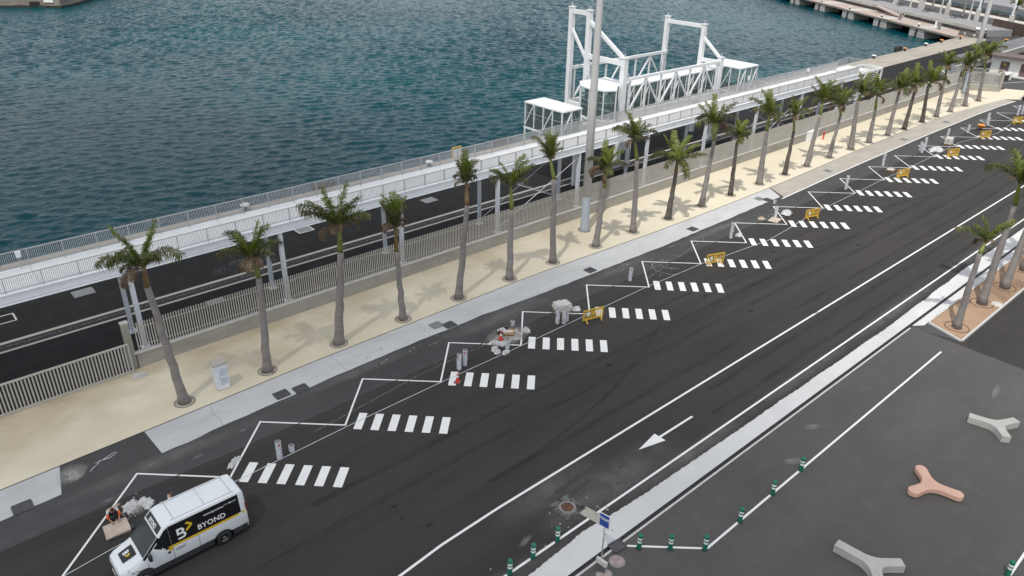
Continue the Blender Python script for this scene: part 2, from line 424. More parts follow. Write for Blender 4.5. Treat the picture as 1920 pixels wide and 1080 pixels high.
# ---------------------------------------------------------------- mesh helpers
class MB:
    def __init__(self):
        self.v = []; self.f = []; self.mi = []
        self.smooth = []
    def add(self, vs, fs, m=0, smooth=False):
        o = len(self.v)
        self.v.extend([tuple(x) for x in vs])
        for f in fs:
            self.f.append([i + o for i in f]); self.mi.append(m); self.smooth.append(smooth)
        return self
    def box(self, c, s, rz=0.0, m=0, taper=1.0):
        hx, hy, hz = s[0] / 2, s[1] / 2, s[2] / 2
        ca, sa = math.cos(rz), math.sin(rz)
        vs = []
        for z, t in ((-hz, 1.0), (hz, taper)):
            for x, y in ((-hx, -hy), (hx, -hy), (hx, hy), (-hx, hy)):
                x *= t; y *= t
                vs.append((c[0] + x * ca - y * sa, c[1] + x * sa + y * ca, c[2] + z))
        return self.add(vs, [(3, 2, 1, 0), (4, 5, 6, 7), (0, 1, 5, 4), (1, 2, 6, 5), (2, 3, 7, 6), (3, 0, 4, 7)], m)
    def bar(self, p, q, w, h=None, m=0):
        """rectangular bar between two points"""
        h = h or w
        p = Vector(p); q = Vector(q)
        d = (q - p).normalized()
        up = Vector((0, 0, 1)) if abs(d.z) < 0.95 else Vector((0, 1, 0))
        s = d.cross(up).normalized(); u = s.cross(d).normalized()
        vs = []
        for e in (p, q):
            for a, b in ((-1, -1), (1, -1), (1, 1), (-1, 1)):
                vs.append(e + s * (a * w / 2) + u * (b * h / 2))
        return self.add(vs, [(3, 2, 1, 0), (4, 5, 6, 7), (0, 1, 5, 4), (1, 2, 6, 5), (2, 3, 7, 6), (3, 0, 4, 7)], m)
    def cyl(self, p, q, r0, r1=None, n=12, m=0, caps=True, smooth=True):
        r1 = r0 if r1 is None else r1
        return self.tube([p, q], [r0, r1], n, m, caps, smooth)
    def tube(self, pts, rs, n=10, m=0, caps=True, smooth=True):
        pts = [Vector(p) for p in pts]
        vs = []
        for i, p in enumerate(pts):
            a = pts[max(0, i - 1)]; b = pts[min(len(pts) - 1, i + 1)]
            d = (b - a).normalized()
            up = Vector((0, 0, 1)) if abs(d.z) < 0.9 else Vector((1, 0, 0))
            s = d.cross(up).normalized(); u = s.cross(d).normalized()
            for k in range(n):
                t = 2 * math.pi * k / n
                vs.append(p + (s * math.cos(t) + u * math.sin(t)) * rs[i])
        fs = []
        for i in range(len(pts) - 1):
            for k in range(n):
                k2 = (k + 1) % n
                fs.append((i * n + k, (i + 1) * n + k, (i + 1) * n + k2, i * n + k2))
        self.add(vs, fs, m, smooth)
        if caps:
            o = len(self.v) - len(vs)
            self.f.append([o + k for k in range(n)]); self.mi.append(m); self.smooth.append(False)
            e = o + (len(pts) - 1) * n
            self.f.append([e + k for k in reversed(range(n))]); self.mi.append(m); self.smooth.append(False)
        return self
    def lathe(self, c, prof, n=16, m=0, smooth=True):
        vs = []
        for r, z in prof:
            for k in range(n):
                t = 2 * math.pi * k / n
                vs.append((c[0] + r * math.cos(t), c[1] + r * math.sin(t), c[2] + z))
        fs = []
        for i in range(len(prof) - 1):
            for k in range(n):
                k2 = (k + 1) % n
                fs.append((i * n + k, i * n + k2, (i + 1) * n + k2, (i + 1) * n + k))
        return self.add(vs, fs, m, smooth)
    def prism(self, poly, z0, z1, m=0, bottom=True):
        n = len(poly)
        vs = [(x, y, z0) for x, y in poly] + [(x, y, z1) for x, y in poly]
        fs = [tuple(range(n, 2 * n))]
        if bottom:
            fs.append(tuple(reversed(range(n))))
        for i in range(n):
            j = (i + 1) % n
            fs.append((i, j, j + n, i + n))
        return self.add(vs, fs, m)
    def sheet(self, poly, z, m=0):
        return self.add([(x, y, z) for x, y in poly], [tuple(range(len(poly)))], m)
    def mesh(self, name, mats):
        me = bpy.data.meshes.new(name)
        me.from_pydata(self.v, [], self.f)
        for x in (mats if isinstance(mats, (list, tuple)) else [mats]):
            me.materials.append(x)
        me.polygons.foreach_set('material_index', self.mi)
        me.polygons.foreach_set('use_smooth', self.smooth)
        me.update()
        return me
    def build(self, name, mats, parent=None, loc=None, rz=0.0):
        return link(name, self.mesh(name, mats), parent, loc, rz)

def link(name, me, parent=None, loc=None, rz=0.0):
    o = bpy.data.objects.new(name, me)
    COL.objects.link(o)
    if parent is not None:
        o.parent = parent
    if loc is not None:
        o.location = loc
    if rz:
        o.rotation_euler = (0, 0, rz)
    return o
def empty(name, loc=(0, 0, 0), rz=0.0):
    o = link(name, None, None, loc, rz)
    o.empty_display_size = 0.3
    return o
def tag(o, label=None, cat=None, group=None, kind=None):
    if label: o['label'] = label
    if cat: o['category'] = cat
    if group: o['group'] = group
    if kind: o['kind'] = kind
    return o
def thing(name, label, cat, loc=(0, 0, 0), rz=0.0, group=None):
    return tag(empty(name, loc, rz), label, cat, group)
def copy_tree(o, parent=None):
    c = o.copy(); COL.objects.link(c)
    c.parent = parent
    for ch in o.children:
        copy_tree(ch, c)
    return c
def struct(o):
    o['kind'] = 'structure'
    return o
def text_mesh(s, size, spacing=1.0, bold=0.0):
    cu = bpy.data.curves.new('lettering', 'FONT')
    cu.body = s; cu.size = size; cu.space_character = spacing
    cu.offset = bold
    cu.resolution_u = 3
    ob = bpy.data.objects.new('lettering', cu)
    COL.objects.link(ob)
    bpy.context.view_layer.update()
    me = bpy.data.meshes.new_from_object(ob.evaluated_get(bpy.context.evaluated_depsgraph_get()))
    bpy.data.objects.remove(ob)
    return me
ORD = ['first', 'second', 'third', 'fourth', 'fifth', 'sixth', 'seventh', 'eighth', 'ninth', 'tenth', 'eleventh', 'twelfth',
       'thirteenth', 'fourteenth', 'fifteenth', 'sixteenth', 'seventeenth', 'eighteenth', 'nineteenth', 'twentieth',
       'twenty-first', 'twenty-second', 'twenty-third', 'twenty-fourth', 'twenty-fifth']

# ================================================================= THE SETTING
def jag(x0, x1, y, amp, step, r):
    """points of a ragged edge along X"""
    n = max(2, int(abs(x1 - x0) / step)); out = []
    for i in range(n + 1):
        x = x0 + (x1 - x0) * i / n
        out.append((x, (y(x) if callable(y) else y) + r.uniform(-amp, amp)))
    return out
def interp(pts):
    xs = [p[0] for p in pts]; ys = [p[1] for p in pts]
    return lambda x: float(np.interp(x, xs, ys))

PO = Vector((203.0, 69.6)); PD = Vector((0.55, 0.835)); PN = Vector((0.835, -0.55))   # frame of the far pier
def pier(a, o):
    q = PO + PD * a + PN * o
    return (q.x, q.y)
WATER_Z = -2.3

# near water carries real waves: many small wind waves summed on a half-metre grid
def wave_patch(x0, x1, y0, y1, step):
    nx, ny = int((x1 - x0) / step) + 1, int((y1 - y0) / step) + 1
    gx, gy = np.meshgrid(np.linspace(x0, x1, nx), np.linspace(y0, y1, ny))
    rw = np.random.RandomState(11)
    hz = np.zeros_like(gx)
    th0 = math.atan2(0.66, 0.55)
    for i in range(70):
        lam = 0.95 * (2.9 / 0.95) ** rw.rand()
        th = th0 + rw.normal(0, 0.50)
        kk = 2 * math.pi / lam
        amp = 0.0061 * lam ** 0.95 * (0.6 + 0.8 * rw.rand())
        ph = kk * (math.cos(th) * gx + math.sin(th) * gy) + rw.rand() * 6.283
        sn = np.sin(ph)
        hz += amp * (((sn + 1) / 2) ** 2.0 * 2 - 0.75)
    # gusts: patches of rougher and smoother water
    gust = 0.85 + 0.38 * np.sin(gx * 0.037 + 1.1 * np.sin(gy * 0.021)) * np.sin(gy * 0.031 + 0.7 + 0.9 * np.sin(gx * 0.017))
    ex = np.minimum(np.minimum(gx - x0, x1 - gx), np.minimum(gy - y0 + 6, y1 - gy))
    hz *= gust * np.clip(ex / 5.0, 0, 1)
    co = np.stack([gx, gy, WATER_Z + hz], -1).reshape(-1, 3).astype(np.float32)
    idx = np.arange(nx * ny).reshape(ny, nx)
    q = np.stack([idx[:-1, :-1], idx[:-1, 1:], idx[1:, 1:], idx[1:, :-1]], -1).reshape(-1, 4)
    me = bpy.data.meshes.new('water')
    me.vertices.add(len(co)); me.vertices.foreach_set('co', co.ravel())
    me.loops.add(q.size); me.loops.foreach_set('vertex_index', q.ravel().astype(np.int32))
    me.polygons.add(len(q)); me.polygons.foreach_set('loop_start', np.arange(0, q.size, 4, dtype=np.int32))
    me.polygons.foreach_set('use_smooth', np.ones(len(q), bool))
    me.update(); me.validate()
    me.materials.append(M_WATER)
    return link('water', me)
WXA, WXB, WYA, WYB = -16, 262, 66, 290
water = struct(wave_patch(WXA, WXB, WYA, WYB, 0.36))
mbw = MB()
for q_ in ([(-2500, -20), (WXA, -20), (WXA, 3500), (-2500, 3500)], [(WXB, -300), (2500, -300), (2500, 3500), (WXB, 3500)], [(WXA, WYB), (WXB, WYB), (WXB, 3500), (WXA, 3500)]):
    mbw.sheet(q_, WATER_Z)
struct(mbw.build('water', M_WATER))
land = [(-150, -250), (520, -250), (520, 20), pier(-10, 41), pier(190, 41), pier(190, 8), pier(-1.5, 8), (203, 68.6), (-150, 68.6)]
ground = MB().prism(land, -7, -0.03).build('ground', M_FARROAD)
struct(ground)

# far side of the breakwater pool: low land so that the frame's top right corner is not open sea
far_bank = MB().prism([pier(-60, 62), pier(220, 62), pier(220, 160), pier(-60, 160)], -5, -0.6).build('ground', M_PROM)
struct(far_bank)

r1 = random.Random(3)
road = MB().sheet([(-90, 16.42), (203, 16.42), (203, 34.5), (-90, 34.5)], 0.0).build('road', M_ROAD)
struct(road)
bays = MB().sheet([(-90, 34.5), (160, 34.5), (160, 40.2), (-90, 40.2)], 0.0).build('parking_lane', M_BAY)
struct(bays)
tar = MB()
for i in range(60):
    x = -20 + i * 3
    tar.sheet([(x, 34.46 + 0.05 * math.sin(i)), (x + 3, 34.46 + 0.05 * math.sin(i + 1)), (x + 3, 34.53 + 0.05 * math.sin(i + 1)), (x, 34.53 + 0.05 * math.sin(i))], 0.004)
k = NT('tar_joint'); k.col((0.018, 0.018, 0.02)); k.set(Roughness=0.7); M_TAR = k.m
tar.build('asphalt_joint', M_TAR, road)

plaza = MB().sheet([(-90, -120), (54.3, -120), (54.3, 16.06), (-90, 16.06)], 0.0).build('plaza_pavement', M_PLAZA)
struct(plaza)
carpark = MB().sheet([(54.3, -120), (203, -120), (203, 12.7), (67, 12.7), (54.9, 12.75), (54.3, 15.2)], 0.0).build('side_road', M_ROAD)
struct(carpark)

# beige pavement along the fence, one thick slab, its street edge is a dark joint
sand_edge = interp([(-30, 38.9), (0, 39.2), (8, 39.45), (19, 39.85), (38, 40.05), (54, 39.45), (65, 39.35), (76, 39.45), (96, 40.1), (113, 40.4), (124, 40.2), (135, 39.2), (141, 38.6)])
poly = [(x, sand_edge(x)) for x in np.linspace(-40, 141, 60)]
poly += [(143.5, 36.2), (146, 33), (150, 30), (153, 34), (150.2, 41.3), (146.2, 41.4), (142.2, 46.3), (-40, 46.3)]
sidewalk = MB().prism(poly, -0.02, 0.035, bottom=False).build('sidewalk', M_SAND)
struct(sidewalk)
jb = MB()
xs = np.linspace(-40, 110, 60)
for a, b in zip(xs[:-1], xs[1:]):
    jb.sheet([(a, sand_edge(a) - 0.05), (b, sand_edge(b) - 0.05), (b, sand_edge(b) - 0.003), (a, sand_edge(a) - 0.003)], 0.014)
jb.build('pavement_joint', M_TAR, sidewalk)

# poured concrete strip between asphalt and beige pavement
conc_edge = interp([(-30, 36.7), (0, 36.8), (7.6, 36.8), (11, 37.05), (22, 37.55), (31, 37.55), (36, 37.25), (51, 36.95), (62, 37.0), (71, 37.15)])
def strip(name, x0, x1, edge, m, seed, amp=0.05, slant0=0.0, slant1=0.0):
    r = random.Random(seed)
    low = jag(x0, x1, edge, amp, 0.7, r)
    up = [(x, sand_edge(x) - 0.004) for x in np.linspace(x1 + slant1, x0 + slant0, 40)]
    o = MB().sheet(low + up, 0.006).build(name, m)
    return struct(o)
strip('concrete_strip', -30, 2.7, conc_edge, M_STRIP, 1, 0.08, 0, 0.5)
strip_main = strip('concrete_strip', 7.7, 71.3, conc_edge, M_STRIP, 2, 0.05, -0.1, 1.6)
strip_far = strip('concrete_strip', 71.5, 141.0, interp([(71, 36.75), (76, 36.95), (90, 37.3), (126, 37.6), (141, 37.0)]), M_STRIPFAR, 3, 0.0, 1.55, 0)
# cracks across the strip
ck = MB(); rc_ = random.Random(12)
for x in (11.2, 19.5, 26.4, 33.8, 41.5, 49.0, 57.3, 64.2):
    y0, y1 = conc_edge(x) + 0.06, sand_edge(x) - 0.08
    pts = [(x + rc_.uniform(-0.15, 0.15) + 0.25 * t, y0 + (y1 - y0) * t) for t in np.linspace(0, 1, 7)]
    for p, q in zip(pts[:-1], pts[1:]):
        ck.sheet([(p[0], p[1]), (q[0], q[1]), (q[0] + 0.025, q[1]), (p[0] + 0.025, p[1])], 0.010)
k = NT('strip_crack'); k.col((0.22, 0.225, 0.23)); k.set(Roughness=0.9)
ck.build('crack', k.m, strip_main)
# the broken end of the strip: a fan of cement dust on the asphalt by the van
MB().sheet([(2.6, 37.2), (3.9, 37.6), (4.5, 38.5), (4.3, 39.1), (2.9, 39.0)], 0.010).build('cement_dust', M_DUSTTHIN, bays)

# fresh white concrete gutter with slot channel and kerb, plaza side
r2 = random.Random(5)
rag_base = interp([(-60, 17.5), (17, 17.5), (21, 17.8), (24, 17.6), (33, 17.5), (52, 17.25), (67, 17.5), (203, 17.5)])
rag_steps = [r2.uniform(-0.07, 0.07) for _ in range(400)]
rag = jag(-60, 203, lambda x: rag_base(x) + float(np.interp((x + 60) / 2.1, range(400), rag_steps)) * 0.7, 0.03, 0.14, r2)
wc = MB().sheet(rag + [(203, 16.40), (-60, 16.40)], 0.006).build('gutter', M_WHITECON)
struct(wc)
ch = MB()
for x0, x1 in ((-60, 203),):
    ch.sheet([(x0, 16.18), (x1, 16.18), (x1, 16.40), (x0, 16.40)], -0.025)
k = NT('slot_shade'); k.col(k.mix(k.ramp(k.noise(k.pos(scale=(0.4, 1, 1)), 3), 0.4, 0.7), (0.006, 0.006, 0.007), (0.018, 0.018, 0.019))); k.set(Roughness=0.6)  # near-black colour paints the shade of a deep slot into this shallow one
ch.build('slot_channel', k.m, wc)
kerb = MB()
x = -60.0
kerb_objs = []
kb = MB().box((0, 0, 0.0), (1.985, 0.11, 0.04)).mesh('kerb_stone', M_KERB)
kerb_root = struct(MB().box((-61, 16.125, -0.01), (1.9, 0.11, 0.1)).build('kerb', M_KERB))
while x < 54:
    if x > 4:
        link('kerb_stone', kb, kerb_root, (x + 1, 16.12, -0.008))
    x += 2
MB().box((-28, 16.12, -0.008), (63.9, 0.11, 0.04)).build('kerb_run', M_KERB, kerb_root)
# pale paving between slot and planter further along
w2 = struct(MB().sheet(jag(55.2, 203, 15.62, 0.03, 0.8, r2) + [(203, 16.175), (54.4, 16.175)], 0.006).build('gutter', M_WHITECON))

# planter with its kerb
pl_poly = [(55.85, 15.55), (54.85, 12.95), (140, 12.75), (140, 15.55)]
planter = struct(MB().sheet([(55.9, 15.5), (54.95, 13.0), (140, 12.8), (140, 15.5)], 0.05).build('planter_bed', M_SOIL))
pk = MB().bar((55.0, 12.92, 0.03), (140, 12.70, 0.03), 0.14, 0.12).build('planter_kerb', M_KERB, planter)
MB().bar((54.9, 12.95, 0.03), (55.86, 15.58, 0.03), 0.14, 0.12).build('planter_kerb', M_KERB, planter)
MB().bar((55.9, 15.58, 0.03), (140, 15.56, 0.03), 0.12, 0.12).build('planter_kerb', M_KERB, planter)
st = MB(); r3 = random.Random(8)
for i in range(260):
    x, y = r3.uniform(55.5, 90), r3.uniform(13.1, 15.4)
    s = r3.uniform(0.02, 0.06)
    st.box((x, y, 0.05 + s * 0.3), (s * 1.6, s, s), r3.uniform(0, 3))
o = st.build('gravel', M_PIT, planter); o['kind'] = 'stuff'

# ---------------- painted markings: all children of the road
PZ = 0.004
def line(parent, p, q, w, name='painted_line', z=PZ, m=None):
    p = Vector((p[0], p[1])); q = Vector((q[0], q[1]))
    d = (q - p).normalized(); s = Vector((-d.y, d.x)) * (w / 2)
    return MB().sheet([tuple(p - s), tuple(q - s), tuple(q + s), tuple(p + s)], z).build(name, m or M_PAINT, parent)
def polyline(parent, pts, w, name='painted_line', z=PZ, m=None):
    mb = MB()
    L, R_ = [], []
    for i, p in enumerate(pts):
        a = Vector(pts[max(0, i - 1)]); b = Vector(pts[min(len(pts) - 1, i + 1)])
        d = (b - a).normalized(); s = Vector((-d.y, d.x)) * (w / 2)
        L.append(tuple(Vector(p) + s)); R_.append(tuple(Vector(p) - s))
    for i in range(len(pts) - 1):
        mb.sheet([R_[i], R_[i + 1], L[i + 1], L[i]], z)
    return mb.build(name, m or M_PAINT, parent)
polyline(road, [(-6, 17.0), (2, 19.2), (8, 20.6), (12.8, 21.36), (15.4, 21.62), (19, 21.73), (40, 21.75), (203, 21.75)], 0.14)
line(road, (3, 18.24), (203, 18.24), 0.13)
PITCH = 6.9
for i in range(20):
    ox, ix = 6.15 + PITCH * i, 9.72 + PITCH * i
    nx = ox + PITCH
    if ox > 139: break
    # zigzag: split at the lane joint so that each leg lies on its own surface
    line(road, (ox - 0.05, 36.05), (ix, 32.6), 0.11)
    if nx < 142:
        line(road, (ix - 0.03, 32.56), (nx, 36.08), 0.11, z=PZ + 0.004)
line(road, (6.15, 36.06), (0.2, 30.0), 0.11, z=PZ + 0.004)
sd = 0.70711
zs = MB().add([(0, 0, 0), (0.48 * sd, -0.48 * sd, 0), ((1.55 + 0.48) * sd, (1.55 - 0.48) * sd, 0), (1.55 * sd, 1.55 * sd, 0)], [(0, 1, 2, 3)]).mesh('zebra_stripe', M_PAINT)
for j in range(18):
    for s in range(6):
        o = link('zebra_stripe', zs, road, (9.92 + 6.86 * j + s * 0.707, 31.98 - 0.02 * (j > 5) - s * 0.702, PZ + 0.004 * ((s + 1) % 2) + 0.004))
# faint old line across the bays
polyline(road, [(15, 33.2), (23, 34.1), (27, 34.25), (31.5, 34.3), (36, 34.6)], 0.08, 'faded_line', PZ, M_OLDLINE)
polyline(road, [(45, 33.6), (53.5, 35.2), (56, 35.7)], 0.10, 'faded_line', PZ, M_OLDLINE)
ar = MB()
ar.sheet([(28.0, 20.08), (29.85, 19.62), (29.85, 20.42)], PZ)
ar.sheet([(29.85, 19.96), (32.9, 19.93), (32.9, 20.07), (29.85, 20.1)], PZ)
ar.build('painted_arrow', M_PAINT, road)
polyline(bays, [(70.9, 36.7), (76, 36.85), (82, 37.05), (90, 37.22), (96, 37.3), (109, 37.48), (126, 37.5), (135, 37.3), (141, 36.9)], 0.14, z=0.010)
# plaza lines
line(plaza, (21.9, 16.0), (24.85, 13.25), 0.12)
line(plaza, (24.8, 13.22), (52.3, 13.28), 0.12, z=PZ + 0.004)
line(plaza, (20, 3.05), (60, 3.1), 0.12)
# chalky scuffs and wet marks on road and plaza
r4 = random.Random(21)
sc = MB()
for cx_, cy_, L, W_, a in [(18.6, 19.2, 1.5, 0.35, 0.35), (45, 36.0, 1.2, .2, .2), (33.8, 13.9, 2.2, .5, -.6), (37.5, 14.8, 1.6, .4, -.5), (50, 9, 3, .4, .2), (52, 7.5, 2, .3, .4), (48.5, 8.4, 1.2, .05, .5),
                           (9.0, 35.3, .9, .3, .3), (6.9, 36.3, .5, .25, .2), (4.4, 34.9, .8, .3, .2), (11.9, 35.9, .8, .2, .3), (22.2, 36.9, 1.6, .18, .2), (26, 36.6, 1.2, .15, .2), (52, 36.4, 1.5, .3, .1), (60.3, 36.1, .6, .4, .1), (67, 35.6, .9, .25, .2)]:
    pts = []
    for i in range(14):
        t = 2 * math.pi * i / 14
        rr = r4.uniform(0.7, 1.15)
        x, y = L / 2 * math.cos(t) * rr, W_ / 2 * math.sin(t) * rr
        pts.append((cx_ + x * math.cos(a) - y * math.sin(a), cy_ + x * math.sin(a) + y * math.cos(a)))
    MB().sheet(pts, 0.012).build('chalk_scuff', M_SCUFF, road if cy_ > 16.4 else plaza)
for i in range(14):
    dx_, dy_ = r4.uniform(10, 70), r4.uniform(19, 32)
    rr_ = r4.uniform(0.12, 0.35)
    MB().sheet([(dx_ + rr_ * math.cos(t) * r4.uniform(.7, 1.6), dy_ + rr_ * .7 * math.sin(t)) for t in np.linspace(0, 6.28, 12)[:-1]], 0.012).build('oil_drip', M_DARKSPOT, road)
# cement dust washed out of the fresh gutter: broad faint veils on the asphalt beside it
M_VEIL = soft_spot('dust_veil', (0.30, 0.295, 0.285), 0.36, 0.7)
M_VEILP = soft_spot('plaza_dust_veil', (0.26, 0.255, 0.25), 0.16, 0.7)
# rubber left by turning tyres
k = NT('tyre_mark'); nn = k.noise(k.pos(scale=(0.25, 1.5, 1)), 1.2, 5, 0.65); k.col((0.012, 0.012, 0.012)); k.set(Roughness=0.8, Alpha=k.ramp(nn, 0.36, 0.80, 0, 0.38)); M_TYREMARK = k.m
for pts, w_ in (([(x, 25.6 + 0.5 * math.sin(x * 0.06)) for x in range(8, 130, 3)], 0.45), ([(x, 27.5 + 0.5 * math.sin(x * 0.06 + .2)) for x in range(12, 130, 3)], 0.40), ([(x, 23.2 + 0.3 * math.sin(x * 0.05 + 1)) for x in range(20, 130, 3)], 0.35),
                ([(x, 19.3 + 0.1 * math.sin(x * 0.05 + 1)) for x in range(34, 130, 3)], 0.4), ([(x, 20.9 + 0.1 * math.sin(x * 0.05)) for x in range(36, 130, 3)], 0.4),
                ([(40 + t * 2.2, 30.0 - 0.02 * t * t) for t in range(0, 14)], 0.3), ([(58 + t * 2.2, 30.5 - 0.024 * t * t) for t in range(0, 14)], 0.3), ([(20 + t * 1.6, 23.5 + 0.03 * t * t) for t in range(0, 15)], 0.28)):
    polyline(road, pts, w_, 'tyre_mark', 0.0008, M_TYREMARK)
for cx_, cy_, L, W_ in ((14, 18.0, 16, 1.5), (25, 19.2, 13, 3.4), (30, 18.0, 14, 1.3), (42, 18.0, 16, 1.2), (56, 18.1, 18, 1.3), (75, 18.1, 22, 1.2), (22, 21.0, 9, 2.2)):
    MB().sheet([(cx_ + L / 2 * math.cos(t), cy_ + W_ / 2 * math.sin(t)) for t in np.linspace(0, 6.28, 24)[:-1]], 0.0016).build('dust_veil', M_VEIL, road)
for cx_, cy_, L, W_ in ((30, 11.5, 14, 4), (44, 11, 14, 4), (50, 8, 9, 5), (38, 3, 12, 4), (26, 8, 8, 4)):
    MB().sheet([(cx_ + L / 2 * math.cos(t), cy_ + W_ / 2 * math.sin(t)) for t in np.linspace(0, 6.28, 24)[:-1]], 0.0016).build('dust_veil', M_VEILP, plaza)
for cx_, cy_, L, W_ in ((8, 36.3, 14, 1.6), (20, 37, 12, 1.4), (32, 36.6, 14, 2.2), (45, 36.4, 12, 1.4), (58, 36.2, 12, 1.4)):
    MB().sheet([(cx_ + L / 2 * math.cos(t), cy_ + W_ / 2 * math.sin(t)) for t in np.linspace(0, 6.28, 24)[:-1]], 0.0022).build('dust_veil', M_VEIL, bays)
# crumbs of mortar and stone swept about the working spots
db = MB(); rdb = random.Random(61)
for cx_, cy_, n_, sp_ in ((30.6, 34.0, 70, 1.3), (36.6, 33.9, 30, 0.9), (5.0, 33.6, 40, 0.9), (65.5, 34.6, 30, 1.2), (24.5, 37.3, 25, 3.0), (47, 35, 25, 2.5), (103, 34, 30, 2.0), (22, 18.5, 25, 2.5)):
    for i in range(n_):
        s_ = rdb.uniform(0.02, 0.07)
        db.box((cx_ + rdb.gauss(0, sp_ * .6), cy_ + rdb.gauss(0, sp_ * .4), 0.004 + s_ * 0.3), (s_ * rdb.uniform(1, 2.2), s_, s_ * 0.6), rdb.uniform(0, 3))
db_o = db.build('mortar_crumbs', M_DUST, road); db_o['kind'] = 'stuff'
# two hose-swept arcs of cement water in the seventh bay
for rr, x0, y0 in ((2.2, 48.6, 33.9), (1.6, 49.6, 34.2)):
    polyline(road, [(x0 + 0.9 * math.cos(t) - 0.6, y0 + rr * 0.6 * math.sin(t)) for t in np.linspace(1.2, 4.6, 10)], 0.09, 'cement_arc', 0.012, M_ARC)

# ---------------- quay beyond the fence
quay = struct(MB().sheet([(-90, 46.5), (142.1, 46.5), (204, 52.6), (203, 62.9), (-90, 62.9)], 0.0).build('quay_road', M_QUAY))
apron = struct(MB().prism([(-90, 62.9), (-90, 68.7), (204.2, 68.9), (206, 64), (203.0, 62.9)], -1.2, 0.01).build('quay_edge', M_APRON))
coping = MB()
# coping blocks along the edge, each its own stone
cb = MB().box((0, 0, 0), (2.92, 0.9, 0.12)).mesh('coping_stone', M_APRON)
x = -30.0
while x < 200:
    if x > 0:
        link('coping_stone', cb, apron, (x + 1.5, 68.3, 0.0 - 0.02 + r4.uniform(0, 0.02)))
    x += 3.0
# yellowish worn line on the apron and white chipped marks
polyline(apron, [(-30, 67.3), (200, 67.3)], 0.12, 'worn_yellow_line', 0.016, worn_paint('worn_yellow', (0.55, 0.42, 0.18), 0.5))
# twin rail track sunk in pale concrete bands
trk = [(-40, 55.15), (0, 55.15), (40, 55.15), (80, 55.0), (142, 55.0)]
M_TRACKCON = concrete('track_concrete', (0.36, 0.335, 0.30), (0.44, 0.41, 0.37), (0.2, 0.185, 0.17), 0.4, 1.2)
polyline(quay, [(x, y) for x, y in trk], 0.34, 'track_band', 0.006, M_TRACKCON)
polyline(quay, [(x, y - 1.25) for x, y in trk], 0.26, 'track_band', 0.006, M_TRACKCON)
polyline(quay, [(x, y - 0.40) for x, y in trk], 0.06, 'steel_rail', 0.006, M_DARKGREY)
polyline(quay, [(x, y - 0.62) for x, y in trk], 0.16, 'track_band', 0.006, M_OLDLINE)
polyline(quay, [(x, y - 0.92) for x, y in trk], 0.06, 'steel_rail', 0.006, M_DARKGREY)
# oil stain where a truck stood
k = NT('oil_stain'); nn = k.noise(k.pos(), 1.1, 5, 0.6, 0.6); k.col((0.008, 0.008, 0.009)); k.set(Roughness=0.5, Alpha=k.ramp(nn, 0.4, 0.6, 0, 0.8))
MB().sheet([(21.6 + 2.9 * math.cos(t), 56.6 + 1.3 * math.sin(t)) for t in np.linspace(0, 6.28, 20)[:-1]], 0.012).build('oil_stain', k.m, quay)
for cx_, cy_ in ((9.8, 59.7), (28.6, 60.3), (42.0, 59.3)):
    MB().box((cx_, cy_, 0.0), (1.5, 1.2, 0.02)).build('concrete_hatch', M_GRATEL, quay)
fr = MB()
for dx, dy, sx, sy in ((0, .62, 1.5, .12), (0, -.62, 1.5, .12), (.72, 0, .12, 1.12), (-.72, 0, .12, 1.12)):
    fr.box((4.3 + dx, 58.8 + dy, 0.0), (sx, sy, 0.02)); fr.box((28.6 + dx, 60.3 + dy, 0.004), (sx, sy, 0.03))
fr.build('pale_hatch_frame', M_KERB, quay)
MB().box((16.9, 52.0, 0.0), (1.3, 0.8, 0.02)).build('concrete_hatch', M_GRATEL, quay)

# ---------------- far pier, promenade, breakwater (top right)
def pbox(mb, a0, a1, o0, o1, z0, z1, m=0):
    mb.prism([pier(a0, o0), pier(a0, o1), pier(a1, o1), pier(a1, o0)][::-1], z0, z1, m)
pr = MB(); pbox(pr, 0, 175, 8.0, 15.5, -0.02, 1.5)
promenade = struct(pr.build('promenade', M_PROM))
pr = MB(); pbox(pr, -40, 190, 33.5, 37.5, -0.02, 0.05)
struct(pr.build('path', M_PATH))
pr = MB()
rb = random.Random(31)
for i in range(900):
    a, o = rb.uniform(-30, 180), rb.uniform(38.0, 43.5)
    q = pier(a, o); s = rb.uniform(0.6, 1.5)
    pr.box((q[0], q[1], -0.25 * (o - 38) + s * 0.25), (s * 1.3, s, s), rb.uniform(0, 3), taper=0.7)
rocks = pr.build('rock_armour', M_STONE); rocks['kind'] = 'stuff'
rocks['label'] = 'dark heaped rocks of the breakwater beyond the pale path'; rocks['category'] = 'rocks'

# ================================================================= THINGS
# ---------------- slatted fence on a concrete wall
FY, CAPZ, FTOP = 46.42, 1.05, 3.12
fence = thing('slat_fence', 'long beige slatted metal fence on a concrete wall beside the pavement', 'fence', (9.6, FY, 0))
def rel(parent, p):
    return (p[0] - parent.location[0], p[1] - parent.location[1], p[2] - parent.location[2])
cw = MB().box((0, 0, 0), (5.985, 0.30, CAPZ)).mesh('wall_panel', M_WALLCON)
x = 9.6
while x < 141:
    L = min(6.0, 142 - x)
    o = link('wall_panel', cw, fence, rel(fence, (x + 3, FY, CAPZ / 2 - 0.01 + rng.uniform(-.004, .004)))); 
    if L < 5.9: o.scale = (L / 6.0, 1, 1); o.location.x = x + L / 2 - fence.location.x
    x += 6.0
MB().box((66.4 - 0, 0, CAPZ + 0.03), (133.0, 0.34, 0.07)).build('wall_cap', M_KERB, fence)
SP = 0.165
sl = MB().box((0, 0, 0), (0.062, 0.05, FTOP - CAPZ - 0.06)).mesh('slat', M_SLAT)
rest = MB()
nsl = int((142 - 9.8) / SP)
